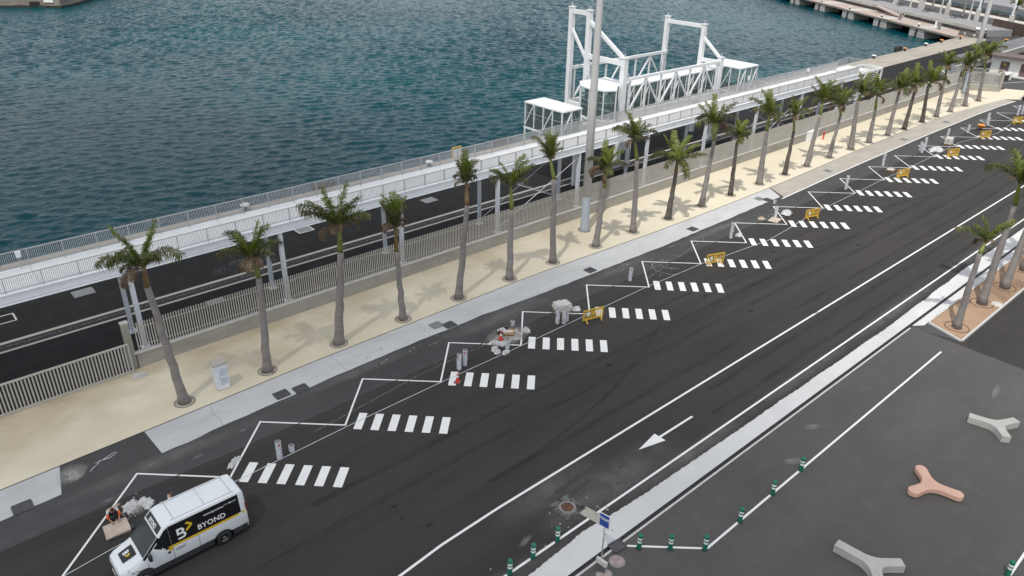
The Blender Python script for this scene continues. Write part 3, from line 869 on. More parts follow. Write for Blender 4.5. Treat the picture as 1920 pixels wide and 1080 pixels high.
for i in range(nsl):
    x = 9.85 + i * SP
    z = (CAPZ + 0.065 + FTOP) / 2
    if i < 300:
        link('slat', sl, fence, rel(fence, (x, FY, z)))
    else:
        rest.box(rel(fence, (x, FY, z)), (0.062, 0.05, FTOP - CAPZ - 0.06))
o = rest.build('slats', M_SLAT, fence); o['kind'] = 'stuff'
for z in (1.45, 2.75):
    MB().box(rel(fence, (75.9, FY + 0.05, z)), (132.0, 0.03, 0.04)).build('fence_rail', M_SLAT, fence)
# the return by the far gate
ret = thing('slat_fence', 'short slatted fence return on low wall beside the far gateway', 'fence', (142.2, 46.4, 0))
d = Vector((3.9, -5.0)); dn = d.normalized()
MB().bar((0.1, -0.1, 0.5), (d.x, d.y, 0.5), 0.3, 1.05).build('wall_panel', M_WALLCON, ret)
MB().bar((0.1, -0.1, 1.05), (d.x, d.y, 1.05), 0.34, 0.06).build('wall_cap', M_KERB, ret)
sl2 = MB().box((0, 0, 2.08), (0.06, 0.05, 2.0)).mesh('slat', M_SLAT)
for i in range(36):
    p = dn * (0.25 + i * 0.17)
    link('slat', sl2, ret, (p.x, p.y, 0), math.atan2(dn.y, dn.x))
MB().box((d.x + 0.25, d.y - 0.1, 1.6), (0.4, 0.4, 3.2), 0.9).build('gate_post', M_WALLCON, ret)
MB().bar((0.1, -0.1, 3.05), (d.x, d.y, 3.05), 0.06, 0.06).build('fence_rail', M_SLAT, ret)

# ---------------- sliding gate at the left
gate = thing('sliding_gate', 'low beige barred sliding gate left of the slatted fence', 'gate', (9.2, 46.0, 0))
for z, h in ((0.12, 0.14), (2.08, 0.10)):
    MB().box((-8.0, 0, z), (16.0, 0.09, h)).build('gate_rail', M_SLAT, gate)
for xx in (-0.05, -0.28):
    MB().box((xx, 0.0, 1.09), (0.09, 0.085, 1.85)).build('gate_stile', M_SLAT, gate)
gs = MB().box((0, 0, 1.11), (0.085, 0.05, 1.83)).mesh('gate_bar', M_SLAT)
for i in range(82):
    link('gate_bar', gs, gate, (-0.45 - i * 0.19, 0, 0))
MB().box((-8.0, 0, 0.02), (16.0, 0.05, 0.04)).build('gate_track', M_DARKGREY, gate)
post = thing('gate_post', 'square concrete gate post at the left end of the slatted fence', 'gate post', (9.35, 46.55, 0))
MB().box((0, 0, 1.65), (0.42, 0.36, 3.3)).build('shaft', M_WALLCON, post)
MB().box((0, 0, 3.33), (0.47, 0.41, 0.07)).build('cap', M_KERB, post)
MB().box((0.5, -0.05, 0.5), (0.18, 0.22, 1.0)).build('guide_block', M_WALLCON, post)

# ---------------- elevated walkway
WZ0, WZ1, WF, WR = 5.6, 6.25, 48.62, 52.05
WX0, WX1 = -12.0, 109.0
walk = thing('elevated_walkway', 'long white elevated walkway on slim columns above the quay road', 'walkway', (WX0, 50.3, 0))
def wl(p): return rel(walk, p)
dk = MB().box((0, 0, 0), (5.975, WR - WF - 0.3, 0.16)).mesh('deck_slab', M_DECK)
x = WX0
while x < WX1 - 1:
    link('deck_slab', dk, walk, wl((x + 3, (WF + WR) / 2, WZ1 - 0.08 + 0.004 * rng.random())))
    x += 6.0
for y, s in ((WF, -1), (WR, 1)):
    L = WX1 - WX0 + 0.5
    cxm = (WX0 + WX1) / 2 + .25
    fb = MB()
    fb.box((cxm, y + 0.06 * -s, (WZ0 + WZ1) / 2 + .02), (L, 0.02, WZ1 - WZ0 - 0.06))
    fb.box((cxm, y, WZ1 - 0.01), (L, 0.26, 0.05))
    fb.box((cxm, y, WZ0), (L, 0.26, 0.05))
    o = fb.build('edge_beam', M_FASCIA, walk); o.location = wl((0, 0, 0))
fb = MB().box(((WX0 + WX1) / 2, (WF + WR) / 2, WZ1 - 0.25), (WX1 - WX0, WR - WF - 0.35, 0.12)).build('deck_soffit', M_FASCIA, walk); fb.location = wl((0, 0, 0))
colxs = [0.35 + 10.42 * i for i in range(-1, 11)]
cm = MB(); cm.box((0, 0, WZ0 / 2 - 0.02), (0.28, 0.30, WZ0 - 0.01)); cm.box((0, 0, 0.03), (0.6, 0.6, 0.06)); cm = cm.mesh('column', M_COLUMN)
cmr = MB(); cmr.box((0, 0, WZ0 / 2 - 0.02), (0.26, 0.26, WZ0 - 0.01)); cmr.box((0, 0, 0.03), (0.6, 0.6, 0.06)); cmr = cmr.mesh('column', M_COLUMN)
xb = MB().box((0, 0, 0), (0.22, WR - WF - 0.3, 0.4)).mesh('cross_beam', M_FASCIA)
for x in colxs:
    if x < WX0 + 1 or x > WX1: continue
    link('column', cm, walk, wl((x, WF + 0.08, 0)))
    link('column', cmr, walk, wl((x, WR - 0.75, 0)))
    link('cross_beam', xb, walk, wl((x, (WF + WR) / 2, WZ0 + 0.22)))
# tie rods
for i in (4, 8):
    xa, xc = colxs[i + 1], colxs[i + 2]
    for y in (WF + 0.05, WR - 0.75):
        for za, zb_ in ((0.4, 5.2), (5.2, 0.4)):
            p, q = wl((xa, y + (0.03 if za > 1 else -0.03), za)), wl((xc, y + (0.03 if za > 1 else -0.03), zb_))
            MB().cyl(p, q, 0.03, n=6).build('tie_rod', M_STEEL, walk)
def railing(parent, x0, x1, y, z, h, npart, name='railing'):
    rl = MB()
    rl.box(((x0 + x1) / 2, y, z + h), (x1 - x0, 0.06, 0.05))
    rl.box(((x0 + x1) / 2, y, z + 0.12), (x1 - x0, 0.03, 0.035))
    o = rl.build(name, M_RAIL, parent); o.location = wl((0, 0, 0))
    pm = MB().box((0, 0, h / 2), (0.06, 0.08, h - 0.03)).mesh('post', M_RAIL)
    bm_ = MB().box((0, 0, h / 2 + 0.05), (0.03, 0.03, h - 0.18)).mesh('baluster', M_RAIL)
    x = x0 + 0.1; rest = MB(); nb = 0
    while x < x1:
        link('post', pm, o, (x, y, z))
        for j in range(1, 19):
            xx = x + j * 2.0 / 19
            if xx > x1: break
            if nb < npart and xx > 1:
                link('baluster', bm_, o, (xx, y, z)); nb += 1
            else:
                rest.box((xx, y, z + h / 2 + 0.05), (0.03, 0.03, h - 0.18))
        x += 2.0
    if rest.v:
        q = rest.build('balusters', M_RAIL, o); q['kind'] = 'stuff'
    return o
railing(walk, WX0, WX1, WF + 0.05, WZ1 + 0.02, 0.97, 300)
railing(walk, WX0, WX1, WR - 0.05, WZ1 + 0.02, 1.17, 300)
# cross gate on the deck, stair head frame at the end
rl = MB()
for y in np.linspace(WF + 0.2, WR - 0.2, 3): rl.box((88.2, y, WZ1 + 0.55), (0.05, 0.05, 1.1))
rl.box((88.2, (WF + WR) / 2, WZ1 + 1.1), (0.05, WR - WF - 0.3, 0.05))
o = rl.build('cross_rail', M_RAIL, walk); o.location = wl((0, 0, 0))
rl = MB()
for x0, x1, y in ((109.2, 113.8, WR + 0.4), (109.2, 116.5, WF + 0.05), (109.2, 116.5, WR - 0.6)):
    rl.bar((x0, y, WZ1 - .1), (x1, y, WZ1 - .1 - (0.0 if y > WR else 0.0)), 0.22, 0.3)
rl.bar((116.5, WF, WZ1 - .1), (116.5, WR - 0.5, WZ1 - .1), 0.22, 0.3)
o = rl.build('stair_frame', M_STEEL, walk); o.location = wl((0, 0, 0))
for x, y in ((116.4, WF + 0.05), (116.4, WR - 0.6)):
    MB().box(wl((x, y, (WZ1 - 0.2) / 2)), (0.24, 0.24, WZ1 - 0.4)).build('column', M_STEEL, walk)
rl = MB()
rl.bar((109.5, WF + 0.3, 0.3), (116, WF + 0.3, 5.9), 0.12, 0.25)
rl.bar((109.5, WF + 1.6, 0.3), (116, WF + 1.6, 5.9), 0.12, 0.25)
o = rl.build('stair_stringer', M_STEEL, walk); o.location = wl((0, 0, 0))
tr_ = MB().box((0, 0, 0), (0.3, 1.2, 0.05)).mesh('stair_tread', M_RAIL)
for i in range(22):
    t = (i + 0.5) / 22
    link('stair_tread', tr_, walk, wl((109.5 + 6.5 * t, WF + 0.95, 0.35 + 5.6 * t)))
rl = MB()
for x0, y0, x1, y1 in ((109.0, WR - .05, 110.6, WR + 0.6), (110.6, WR + .6, 113.6, WR + 0.6), (113.6, WR + .6, 113.6, WF + 0.6)):
    rl.bar((x0, y0, WZ1 + 1.15), (x1, y1, WZ1 + 1.15), 0.05)
    n = max(2, int(math.hypot(x1 - x0, y1 - y0) / 0.14))
    for i in range(n + 1):
        t = i / n
        rl.box((x0 + (x1 - x0) * t, y0 + (y1 - y0) * t, WZ1 + 0.6), (0.02, 0.02, 1.1))
o = rl.build('landing_railing', M_RAIL, walk); o.location = wl((0, 0, 0))
rl = MB().box((111.2, 50.9, WZ1 - 0.06), (4.6, 3.4, 0.1)).build('landing', M_DECK, walk); rl.location = wl((0, 0, 0))

# small boxes clamped to the walkway rail
for i, (x, y, lab) in enumerate(((5.6, WR - 0.15, 'small white junction box on the walkway rail near the left edge'), (100.6, WR - 0.2, 'small white lamp box on the walkway rail near the stair end'))):
    t = thing('junction_box', lab, 'junction box', (x, y, WZ1 + 0.02))
    MB().box((0, 0, 0.95), (0.28, 0.22, 0.34)).build('case', M_WHITE, t)
    MB().box((0, 0, 1.13), (0.32, 0.26, 0.03)).build('lid', M_WHITE, t)
    MB().box((0, 0, 0.39), (0.05, 0.05, 0.78)).build('stem', M_RAIL, t)

# ---------------- boarding bridge gantry
bb = thing('boarding_bridge', 'white steel boarding bridge gantry with glazed cabins behind the walkway', 'boarding bridge', (73, 58, 0))
def bl(p): return rel(bb, p)
def beam(p, q, w, h=None, name='beam', m=None):
    return MB().bar(bl(p), bl(q), w, h).build(name, m or M_STEEL, bb)
X1, X2 = 64.4, 82.5
A, B_, E_ = (X1, 62.2), (X1, 59.5), (X1, 54.0)
C_, D_, F_ = (X2, 62.7), (X2, 57.0), (X2, 54.0)
for (x, y), zt, w in ((A, 16.7, 0.54), (B_, 16.6, 0.54), (E_, 12.35, 0.62), (C_, 14.3, 0.54), (D_, 14.0, 0.54), (F_, 10.5, 0.54)):
    MB().box(bl((x, y, (zt + 0.7) / 2)), (w, w * 0.9, zt - 0.7)).build('column', M_STEEL, bb)
    MB().box(bl((x, y, zt + 0.06)), (w + 0.12, w + 0.08, 0.1)).build('column_cap', M_STEEL, bb)
    MB().box(bl((x, y, zt + 0.3)), (0.16, 0.1, 0.4)).build('lifting_lug', M_RAIL, bb)
for (x, y), zt in ((A, 16.3), (C_, 14.0), (B_, 9.0)):
    MB().box(bl((x + 0.34, y, zt / 2 + 3)), (0.05, 0.18, zt - 6.4)).build('rusty_guide_rail', M_RUST, bb)
beam((X1, A[1], 16.3), (X1, B_[1], 16.3), 0.34, 0.45)
beam((X2, C_[1], 13.8), (X2, D_[1], 13.8), 0.34, 0.42)
beam((X1, B_[1], 15.6), (X1, E_[1], 12.2), 0.34, 0.34, 'diagonal_brace')
beam((X1, A[1], 14.6), (X1, A[1] - 2.7, 11.2), 0.26, 0.26, 'diagonal_brace')
beam((X2, D_[1], 12.6), (X2, F_[1], 10.3), 0.30, 0.30, 'diagonal_brace')
beam((X1, B_[1], 11.8), (X1, E_[1], 11.8), 0.36, 0.5)
beam((X2, D_[1], 9.9), (X2, F_[1], 9.9), 0.3, 0.45)
beam((X1, A[1], 6.2), (X1, E_[1], 6.2), 0.34, 0.4)
beam((X2, C_[1], 6.2), (X2, F_[1], 6.2), 0.34, 0.4)
for y, xa, xb_ in ((54.0, X1 + 0.4, X2), (62.3, X1 + 0.2, X2)):
    beam((xa - 0.2, y, 10.05), (xb_, y, 10.05), 0.28, 0.32, 'truss_chord')
    beam((xa - 0.2, y, 6.2), (xb_, y, 6.2), 0.34, 0.42, 'truss_chord')
    n = 6
    xsx = [xa + 0.8 + (xb_ - xa - 1.4) * i / n for i in range(n + 1)]
    for i, x in enumerate(xsx):
        beam((x, y, 6.4), (x, y, 9.85), 0.18, 0.18, 'truss_post')
    for i in range(n):
        p, q = ((xsx[i], 6.4), (xsx[i + 1], 9.8)) if i % 2 == 0 else ((xsx[i], 9.8), (xsx[i + 1], 6.4))
        beam((p[0], y, p[1]), (q[0], y, q[1]), 0.17, 0.17, 'truss_diagonal')
# legs' bogies on the track
for x in (X1, X2):
    for y in (54.0, 62.4):
        q = MB(); q.box(bl((x, y, 0.55)), (2.6, 0.6, 0.5)); q.box(bl((x, y, 0.85)), (1.0, 0.8, 0.3))
        q.build('bogie', M_STEEL, bb)
        for dx in (-0.9, 0.9):
            MB().cyl(bl((x + dx, y - 0.15, 0.3)), bl((x + dx, y + 0.15, 0.3)), 0.3, n=14).build('wheel', M_DARKGREY, bb)
# machine boxes and ladder under the bridge, seen below the walkway
for x, y, z, s in ((64.0, 53.1, 3.2, (1.3, 0.7, 1.2)), (80.6, 53.2, 4.4, (1.1, 0.8, 1.3)), (82.9, 53.4, 3.0, (0.9, 0.6, 0.9))):
    MB().box(bl((x, y, z)), s).build('machine_box', M_STEEL, bb)
lad = MB()
for dx in (-0.2, 0.2): lad.bar(bl((65.6 + dx, 53.3, 0.3)), bl((65.6 + dx, 53.3, 4.6)), 0.06)
for i in range(11): lad.bar(bl((65.4, 53.3, 0.6 + i * 0.36)), bl((65.8, 53.3, 0.6 + i * 0.36)), 0.04)
lad.build('ladder', M_STEEL, bb)

def cabin(x0, x1, y0, y1, z0, z1, roofname='cabin_roof', round_ends=None, over=0.15, nx=3, ny=3, floor_m=None):
    """glazed cabin: floor, roof, posts, braces, one pane per field"""
    if round_ends:
        poly = round_ends
    else:
        poly = [(x0, y0), (x1, y0), (x1, y1), (x0, y1)]
    c = Vector((sum(p[0] for p in poly) / len(poly), sum(p[1] for p in poly) / len(poly)))
    big = [((p[0] - c.x) * (1 + over / 3) + c.x, (p[1] - c.y) * (1 + over / 3) + c.y) for p in poly]
    lp = lambda pts: [(p[0] - bb.location.x, p[1] - bb.location.y) for p in pts]
    MB().prism(lp(big), z1, z1 + 0.14).build(roofname, M_STEEL, bb)
    MB().prism(lp(big), z0 - 0.26, z0 - 0.05).build('cabin_floor_beam', M_STEEL, bb)
    MB().prism(lp(poly), z0 - 0.049, z0).build('cabin_floor', M_DARKGREY, bb)
    n = len(poly)
    for i in range(n):
        p, q = Vector(poly[i]), Vector(poly[(i + 1) % n])
        L = (q - p).length
        k = max(1, int(round(L / 1.35)))
        for j in range(k):
            a, b = p.lerp(q, j / k), p.lerp(q, (j + 1) / k)
            MB().box(bl((a.x, a.y, (z0 + z1) / 2)), (0.10, 0.10, z1 - z0)).build('cabin_post', M_STEEL, bb)
            d = (b - a).normalized() * 0.06
            mid = (z0 + z1) / 2 + 0.25
            for za, zb_ in ((z0 + 0.02, mid - 0.02), (mid + 0.02, z1 - 0.02)):
                MB().add([bl((a.x + d.x, a.y + d.y, za)), bl((b.x - d.x, b.y - d.y, za)), bl((b.x - d.x, b.y - d.y, zb_)), bl((a.x + d.x, a.y + d.y, zb_))], [(0, 1, 2, 3)]).build('glass_pane', M_GLASS, bb)
            MB().bar(bl((a.x, a.y, mid)), bl((b.x, b.y, mid)), 0.04, 0.04).build('glazing_rail', M_RAIL, bb)
            if k > 1 and j % 2 == 0:
                ins = (c - (a + b) / 2).normalized() * -0.06
                MB().bar(bl((a.x + ins.x, a.y + ins.y, z0)), bl((b.x + ins.x, b.y + ins.y, z1)), 0.10, 0.10).build('cabin_brace', M_STEEL, bb)
cabin(53.4, 56.1, 52.2, 57.6, 6.15, 8.55)
cabin(85.3, 89.2, 52.9, 58.0, 6.2, 8.95)
rnd = [(66.5, 55.0), (66.5, 58.4), (62.6, 58.6), (61.3, 57.2), (60.9, 55.6), (61.4, 54.0), (62.6, 53.3), (64.0, 54.5)]
cabin(0, 0, 0, 0, 6.25, 9.25, round_ends=rnd)
# long glazed tunnel between the trusses
cabin(66.6, 86.0, 55.3, 57.9, 6.1, 8.75, roofname='tunnel_roof')
# links: small gangway from left cabin, telescopic frames
beam((56.1, 56.6, 6.0), (61.2, 56.6, 6.0), 0.3, 0.3); beam((56.1, 54.4, 6.0), (61.0, 54.4, 6.0), 0.3, 0.3)
for x, y in ((53.3, 57.5), (53.3, 52.3)):
    MB().box(bl((x, y, 5.1)), (0.14, 0.14, 1.7)).build('hanger_post', M_STEEL, bb)
MB().box(bl((56.6, 52.9, 3.2)), (0.9, 0.35, 6.0)).build('lift_shaft', M_STEEL, bb)
beam((89.3, 53.2, 8.9), (90.8, 53.2, 6.2), 0.1, 0.1, 'diagonal_brace'); 
MB().box(bl((87.6, 52.85, 7.6)), (0.45, 0.12, 0.6)).build('control_cabinet', M_WHITE, bb)

# ---------------- light masts
def mast(x, y, h, label, seed):
    t = thing('light_mast', label, 'light mast', (x, y, 0))
    MB().tube([(0, 0, 0.08), (0, 0, 3.4)], [0.41, 0.395], 16, caps=False).build('painted_base', M_MASTBLUE, t)
    MB().tube([(0, 0, 3.4), (0, 0, 12), (0, 0, 22), (0, 0, h)], [0.39, 0.33, 0.27, 0.20], 16).build('shaft', M_MAST, t)
    MB().lathe((0, 0, 0), [(0.0, 0.1), (0.60, 0.1), (0.60, 0.035), (0.0, 0.035)], 18).build('flange', M_GRATEL, t)
    for k in range(12):
        a = k * math.pi / 6
        MB().cyl((0.51 * math.cos(a), 0.51 * math.sin(a), 0.1), (0.51 * math.cos(a), 0.51 * math.sin(a), 0.2), 0.04, n=6).build('bolt', M_RAIL, t)
    for z in (9.0, 17.0): MB().lathe((0, 0, z), [(0.38 - z * 0.006, 0), (0.395 - z * 0.006, 0.02), (0.395 - z * 0.006, 0.06), (0.38 - z * 0.006, 0.08)], 16).build('joint_ring', M_MAST, t)
    MB().lathe((0, 0, h), [(0.0, 0), (1.3, 0), (1.3, 0.15), (0, 0.15)], 18).build('lamp_ring', M_RAIL, t)
    for k in range(8):
        a = k * math.pi / 4
        MB().box((1.5 * math.cos(a), 1.5 * math.sin(a), h + 0.05), (0.5, 0.45, 0.25), a).build('floodlight', M_DARKGREY, t)
mast(48.6, 43.9, 30.0, 'tall grey light mast with a blue-grey foot in front of the boarding bridge', 1)
mast(140.2, 44.4, 30.0, 'tall grey light mast with a blue-grey foot by the far gateway', 2)

# ---------------- palms
def frond_mesh(seed, L, bend, kind):
    """rachis curve in the XZ plane starting upwards, long leaflets hanging off it; materials 0 main 1 young 2 dry"""
    r = random.Random(seed)
    n = 12
    pts = []; ang = math.radians(r.uniform(0, 5)); x = z = 0.0
    for i in range(n + 1):
        pts.append(Vector((x, 0.04 * math.sin(i * 0.5 + seed), z)))
        ang += math.radians(bend) / n * (0.25 + 1.5 * i / n)
        x += L / n * math.sin(ang); z += L / n * math.cos(ang)
    mb = MB()
    main = {'green': 0, 'young': 1, 'dry': 2}[kind]
    mb.tube(pts, [0.04 * (1 - 0.85 * i / n) for i in range(n + 1)], 4, 2 if kind == 'dry' else 1, caps=False)
    pdry = {'green': 0.22, 'young': 0.04, 'dry': 0.9}[kind]
    nl = 34
    for k in range(nl):
        t = 0.16 + 0.84 * (k + 0.5) / nl
        f = t * n; i = min(n - 1, int(f)); p = pts[i].lerp(pts[i + 1], f - i)
        tan = (pts[i + 1] - pts[i]).normalized()
        side0 = Vector((0, 1, 0)); nrm = side0.cross(tan).normalized()
        ll = L * 0.34 * (math.sin(math.pi * min(1, 0.22 + 0.70 * t)) ** 0.5) * r.uniform(0.7, 1.15)
        for s in (-1, 1):
            for rep in range(2):
                d = (side0 * s * r.uniform(0.30, 0.95) + nrm * r.uniform(-0.45, 0.35) + tan * r.uniform(0.45, 0.9)).normalized()
                wv = tan.cross(d).normalized().cross(d).normalized() * (0.028 * r.uniform(0.8, 1.3))
                dr = r.uniform(0.35, 1.15) * (1.3 if kind == 'dry' else 1.0)
                q1 = p + d * ll * 0.5 + Vector((0, 0, -0.12 * ll * dr))
                q2 = p + d * ll * 0.80 + Vector((0, 0, -0.72 * ll * dr))
                m = 2 if r.random() < pdry * (0.3 + 1.1 * t) else main
                mb.add([p - wv * .5, p + wv * .5, q1 + wv, q1 - wv, q2], [(0, 1, 2, 3), (3, 2, 4)], m)
    return mb.mesh('frond', [M_LEAF, M_LEAFY, M_LEAFB])
FR = {}
for kind, bends in (('green', (35, 70, 105)), ('young', (14, 32, 58)), ('dry', (70, 110, 140))):
    FR[kind] = [frond_mesh(100 + i * 7 + len(kind) + s * 31, 2.7 if kind != 'dry' else 2.0, b, kind) for i, b in enumerate(bends) for s in range(2)]
AZ_H = math.atan2(RX.y, RX.x)       # azimuth that reads as image-horizontal

def crown(t, top, style, seed, size=1.0, dry=2):
    r = random.Random(seed)
    n = {'wide': 13, 'v': 12, 'mid': 12, 'narrow': 11, 'flat': 12, 'sparse': 6}[style]
    gap = r.uniform(0, 6.28)        # the wind has torn a gap into most crowns
    def put(me, az, tilt, sc):
        o = link('frond', me, t, top)
        o.rotation_euler = (Matrix.Rotation(az, 3, 'Z') @ Matrix.Rotation(tilt, 3, 'Y')).to_euler()
        o.scale = (sc, sc, sc)
    for i in range(n):
        az = 2 * math.pi * (i + r.uniform(-0.3, 0.3)) / n
        if style == 'v':
            az = AZ_H + (math.pi if i % 2 else 0) + r.uniform(-0.7, 0.7)
        if style == 'sparse':
            az = AZ_H + math.pi * 0.9 + r.uniform(-0.5, 0.5) if i < 4 else AZ_H + r.uniform(-0.4, 0.4)
        lo, hi = {'wide': (4, 52), 'v': (6, 36), 'mid': (2, 36), 'narrow': (0, 16), 'flat': (18, 68), 'sparse': (5, 40)}[style]
        tilt = math.radians(lo + (hi - lo) * ((i * 0.618) % 1.0))
        kind = 'young' if (i * 0.618) % 1.0 < 0.36 else 'green'
        bank = FR[kind]
        idx = r.randrange(6) if style not in ('narrow',) else r.randrange(3)
        if style in ('wide', 'mid') and abs((az - gap + math.pi) % (2 * math.pi) - math.pi) < 0.6:
            az += 1.1; tilt *= 0.6
        put(bank[idx], az, tilt, size * r.uniform(0.70, 1.08))
    for i in range(3):      # short dead skirt round the throat of the crown
        put(FR['dry'][r.randrange(6)], i * 2.09 + r.uniform(-.4, .4), math.radians(r.uniform(12, 40)), size * r.uniform(0.38, 0.55))
    for i in range(dry):
        az = r.uniform(0, 6.28)
        put(FR['dry'][r.randrange(6)], az, math.radians(r.uniform(35, 80) if style != 'narrow' else r.uniform(15, 45)), size * r.uniform(0.65, 0.95))

def palm(base, sb, top, style, seed, label, size=1.0, dry=2, dark=False, girth=1.0, brownshaft=False, group=None):
    t = thing('palm_tree', label, 'palm tree', base, 0, group)
    s = Vector(sb) - Vector(base); e = Vector(top) - Vector(base)
    r = random.Random(seed)
    pts = []; rs = []
    H = s.z
    for i in range(13):
        u = i / 12
        bow = 0.10 * math.sin(math.pi * u) * r.choice((-1, 1)) * 0.4
        pts.append(Vector((s.x * u + bow, s.y * u, H * u)))
        rad = 0.215 + 0.18 * math.exp(-u * H / 0.8) + 0.045 * math.sin(math.pi * min(1, u * 1.25)) - 0.03 * u
        rs.append(rad * girth * (1 + 0.015 * (i % 2)))
    MB().tube(pts, rs, 14, caps=True).build('trunk', M_TRUNKD if dark else M_TRUNK, t)
    MB().tube([s - Vector((0, 0, 0.05)), s.lerp(e, 0.25), s.lerp(e, 0.7), e + Vector((0, 0, 0.25))], [0.165 * girth, 0.175 * girth, 0.13 * girth, 0.06], 10).build('crownshaft', M_SHAFTB if brownshaft else M_SHAFT, t)
    crown(t, (e.x, e.y, e.z - 0.1), style, seed + 5, size, dry)
    return t
PALMS = [  # base x, shaft-foot x z, crown x z, style, size, dry, note
    (10.4, 9.8, 8.0, 9.8, 9.3, 'v', 1.0, 4, 'leaning, with a ragged dark crown'), (15.7, 16.0, 6.7, 15.9, 7.9, 'v', 0.9, 4, 'with forked crown and dead brown fronds'),
    (20.9, 21.6, 6.8, 21.7, 8.5, 'v', 1.12, 3, 'thick trunk, big upswept crown'), (26.2, 26.0, 5.5, 26.0, 7.2, 'narrow', 0.98, 3, 'with narrow tufted crown'),
    (31.3, 32.1, 7.5, 32.2, 9.1, 'narrow', 0.85, 3, 'tall, with a thin upright crown'), (36.5, 36.6, 6.0, 36.6, 7.9, 'v', 0.95, 1, 'with open forked crown'),
    (41.4, 40.9, 7.6, 40.8, 9.1, 'narrow', 0.9, 1, 'slim, with a small upright crown'), (46.7, 47.2, 5.5, 47.4, 6.9, 'mid', 0.9, 4, 'just right of the near light mast'),
    (51.8, 51.4, 7.0, 51.0, 8.8, 'mid', 1.0, 2, 'tall grey trunk, crown before the glazed cabin'), (57.0, 57.2, 4.6, 57.2, 5.9, 'flat', 1.05, 4, 'short, with blackened trunk and spreading crown'),
    (62.4, 62.8, 6.8, 62.8, 8.3, 'wide', 1.05, 2, 'with wide green crown over the walkway edge'), (67.5, 67.2, 5.7, 67.2, 6.4, 'wide', 0.85, 3, 'small, with dry drooping fronds'),
    (73.0, 72.4, 6.1, 72.2, 7.8, 'wide', 1.05, 1, 'thick pale trunk, dense round crown'), (78.2, 78.2, 5.1, 77.9, 6.8, 'mid', 0.9, 2, 'slim, with narrow leaning crown'),
    (83.0, 83.8, 6.0, 84.0, 7.5, 'wide', 1.1, 1, 'with bright green wide crown'), (88.3, 88.6, 5.3, 88.6, 6.3, 'wide', 0.95, 4, 'slim, with brown fronds to the right'),
    (93.8, 93.2, 6.2, 93.6, 7.1, 'wide', 1.05, 2, 'thick, crown in front of the stair head'), (98.7, 98.5, 4.4, 98.2, 6.1, 'wide', 1.05, 3, 'with yellow crownshaft'),
    (104.0, 103.9, 5.7, 104.1, 6.3, 'wide', 1.0, 3, ''), (109.1, 109.0, 5.5, 109.3, 6.0, 'wide', 1.0, 3, ''), (114.9, 113.7, 5.3, 113.9, 5.8, 'wide', 1.05, 2, ''),
    (119.8, 118.9, 6.3, 118.8, 7.4, 'mid', 0.95, 3, ''), (124.8, 125.5, 5.1, 125.6, 6.8, 'wide', 0.95, 3, ''), (130.5, 129.3, 5.4, 129.3, 7.3, 'wide', 0.95, 3, ''), (136.0, 134.9, 5.1, 134.3, 7.2, 'mid', 1.1, 3, 'last of the row')]
pit = MB()
pit.lathe((0, 0, 0), [(0.0, 0.004), (0.58, 0.004)], 22, 0)
pit.lathe((0, 0, 0), [(0.58, 0.0), (0.58, 0.008), (0.615, 0.008), (0.615, 0.0)], 22, 1)
pit = pit.mesh('tree_pit', [M_PIT, M_TAR])
pit_w = MB().lathe((0, 0, 0), [(0.40, 0.0), (0.43, 0.05), (0.50, 0.05), (0.52, 0.0)], 20).mesh('pit_ring', M_PIT)
rp = random.Random(77)
for i, (bx, sx, sz, ex, ez, stl, size, dry, note) in enumerate(PALMS):
    side = 'palm tree, %s from the left in the row along the slatted fence' % ORD[i]
    lab = (side + (', ' + note if note else '')) 
    lab = ' '.join(lab.split()[:16])
    palm((bx, 40.72, 0.0), (sx, 40.72 + rp.uniform(-.2, .2), sz), (ex, 40.72 + rp.uniform(-.25, .25), ez), stl, 200 + i, lab, size, dry,
         dark=i in (9, 11, 13, 19, 20), girth=1.1 if i in (2, 12, 16) else (0.82 if i in (3, 11, 13, 15) else 0.95), brownshaft=i in (0, 3, 4, 9), group='palms along the slatted fence')
    p = link('tree_pit', pit, sidewalk, (bx, 40.72, 0.036))
    link('pit_ring', pit_w, p, (0, 0, 0.002))
for i, (b, s, e, stl, size, lab) in enumerate((
        ((56.65, 13.92, 0.05), (56.2, 13.9, 6.2), (56.75, 13.9, 6.9), 'sparse', 0.85, 'stunted palm with few fronds in the brown planter, nearest the plaza'),
        ((62.16, 14.15, 0.05), (62.2, 14.2, 8.2), (61.4, 14.2, 10.1), 'mid', 1.0, 'tall pale palm, second in the brown planter'),
        ((66.63, 13.99, 0.05), (67.5, 14.0, 7.5), (67.6, 14.0, 9.4), 'wide', 1.0, 'pale palm at the right image edge, third in the brown planter'),
        ((71.6, 14.1, 0.05), (71.9, 14.1, 7.0), (71.9, 14.1, 8.6), 'wide', 1.0, 'palm trunk just showing at the right edge, fourth in the planter'))):
    palm(b, s, e, stl, 300 + i, lab, size, 1, girth=1.05 if i else 0.9, group='palms in the brown planter')
    p = link('pit_ring', MB().lathe((0, 0, 0), [(0.78, 0.0), (0.78, 0.03), (0.83, 0.03), (0.83, 0.0)], 24).mesh('pit_ring', M_RUSTLID), planter, (b[0] + 0.05, b[1], 0.05))

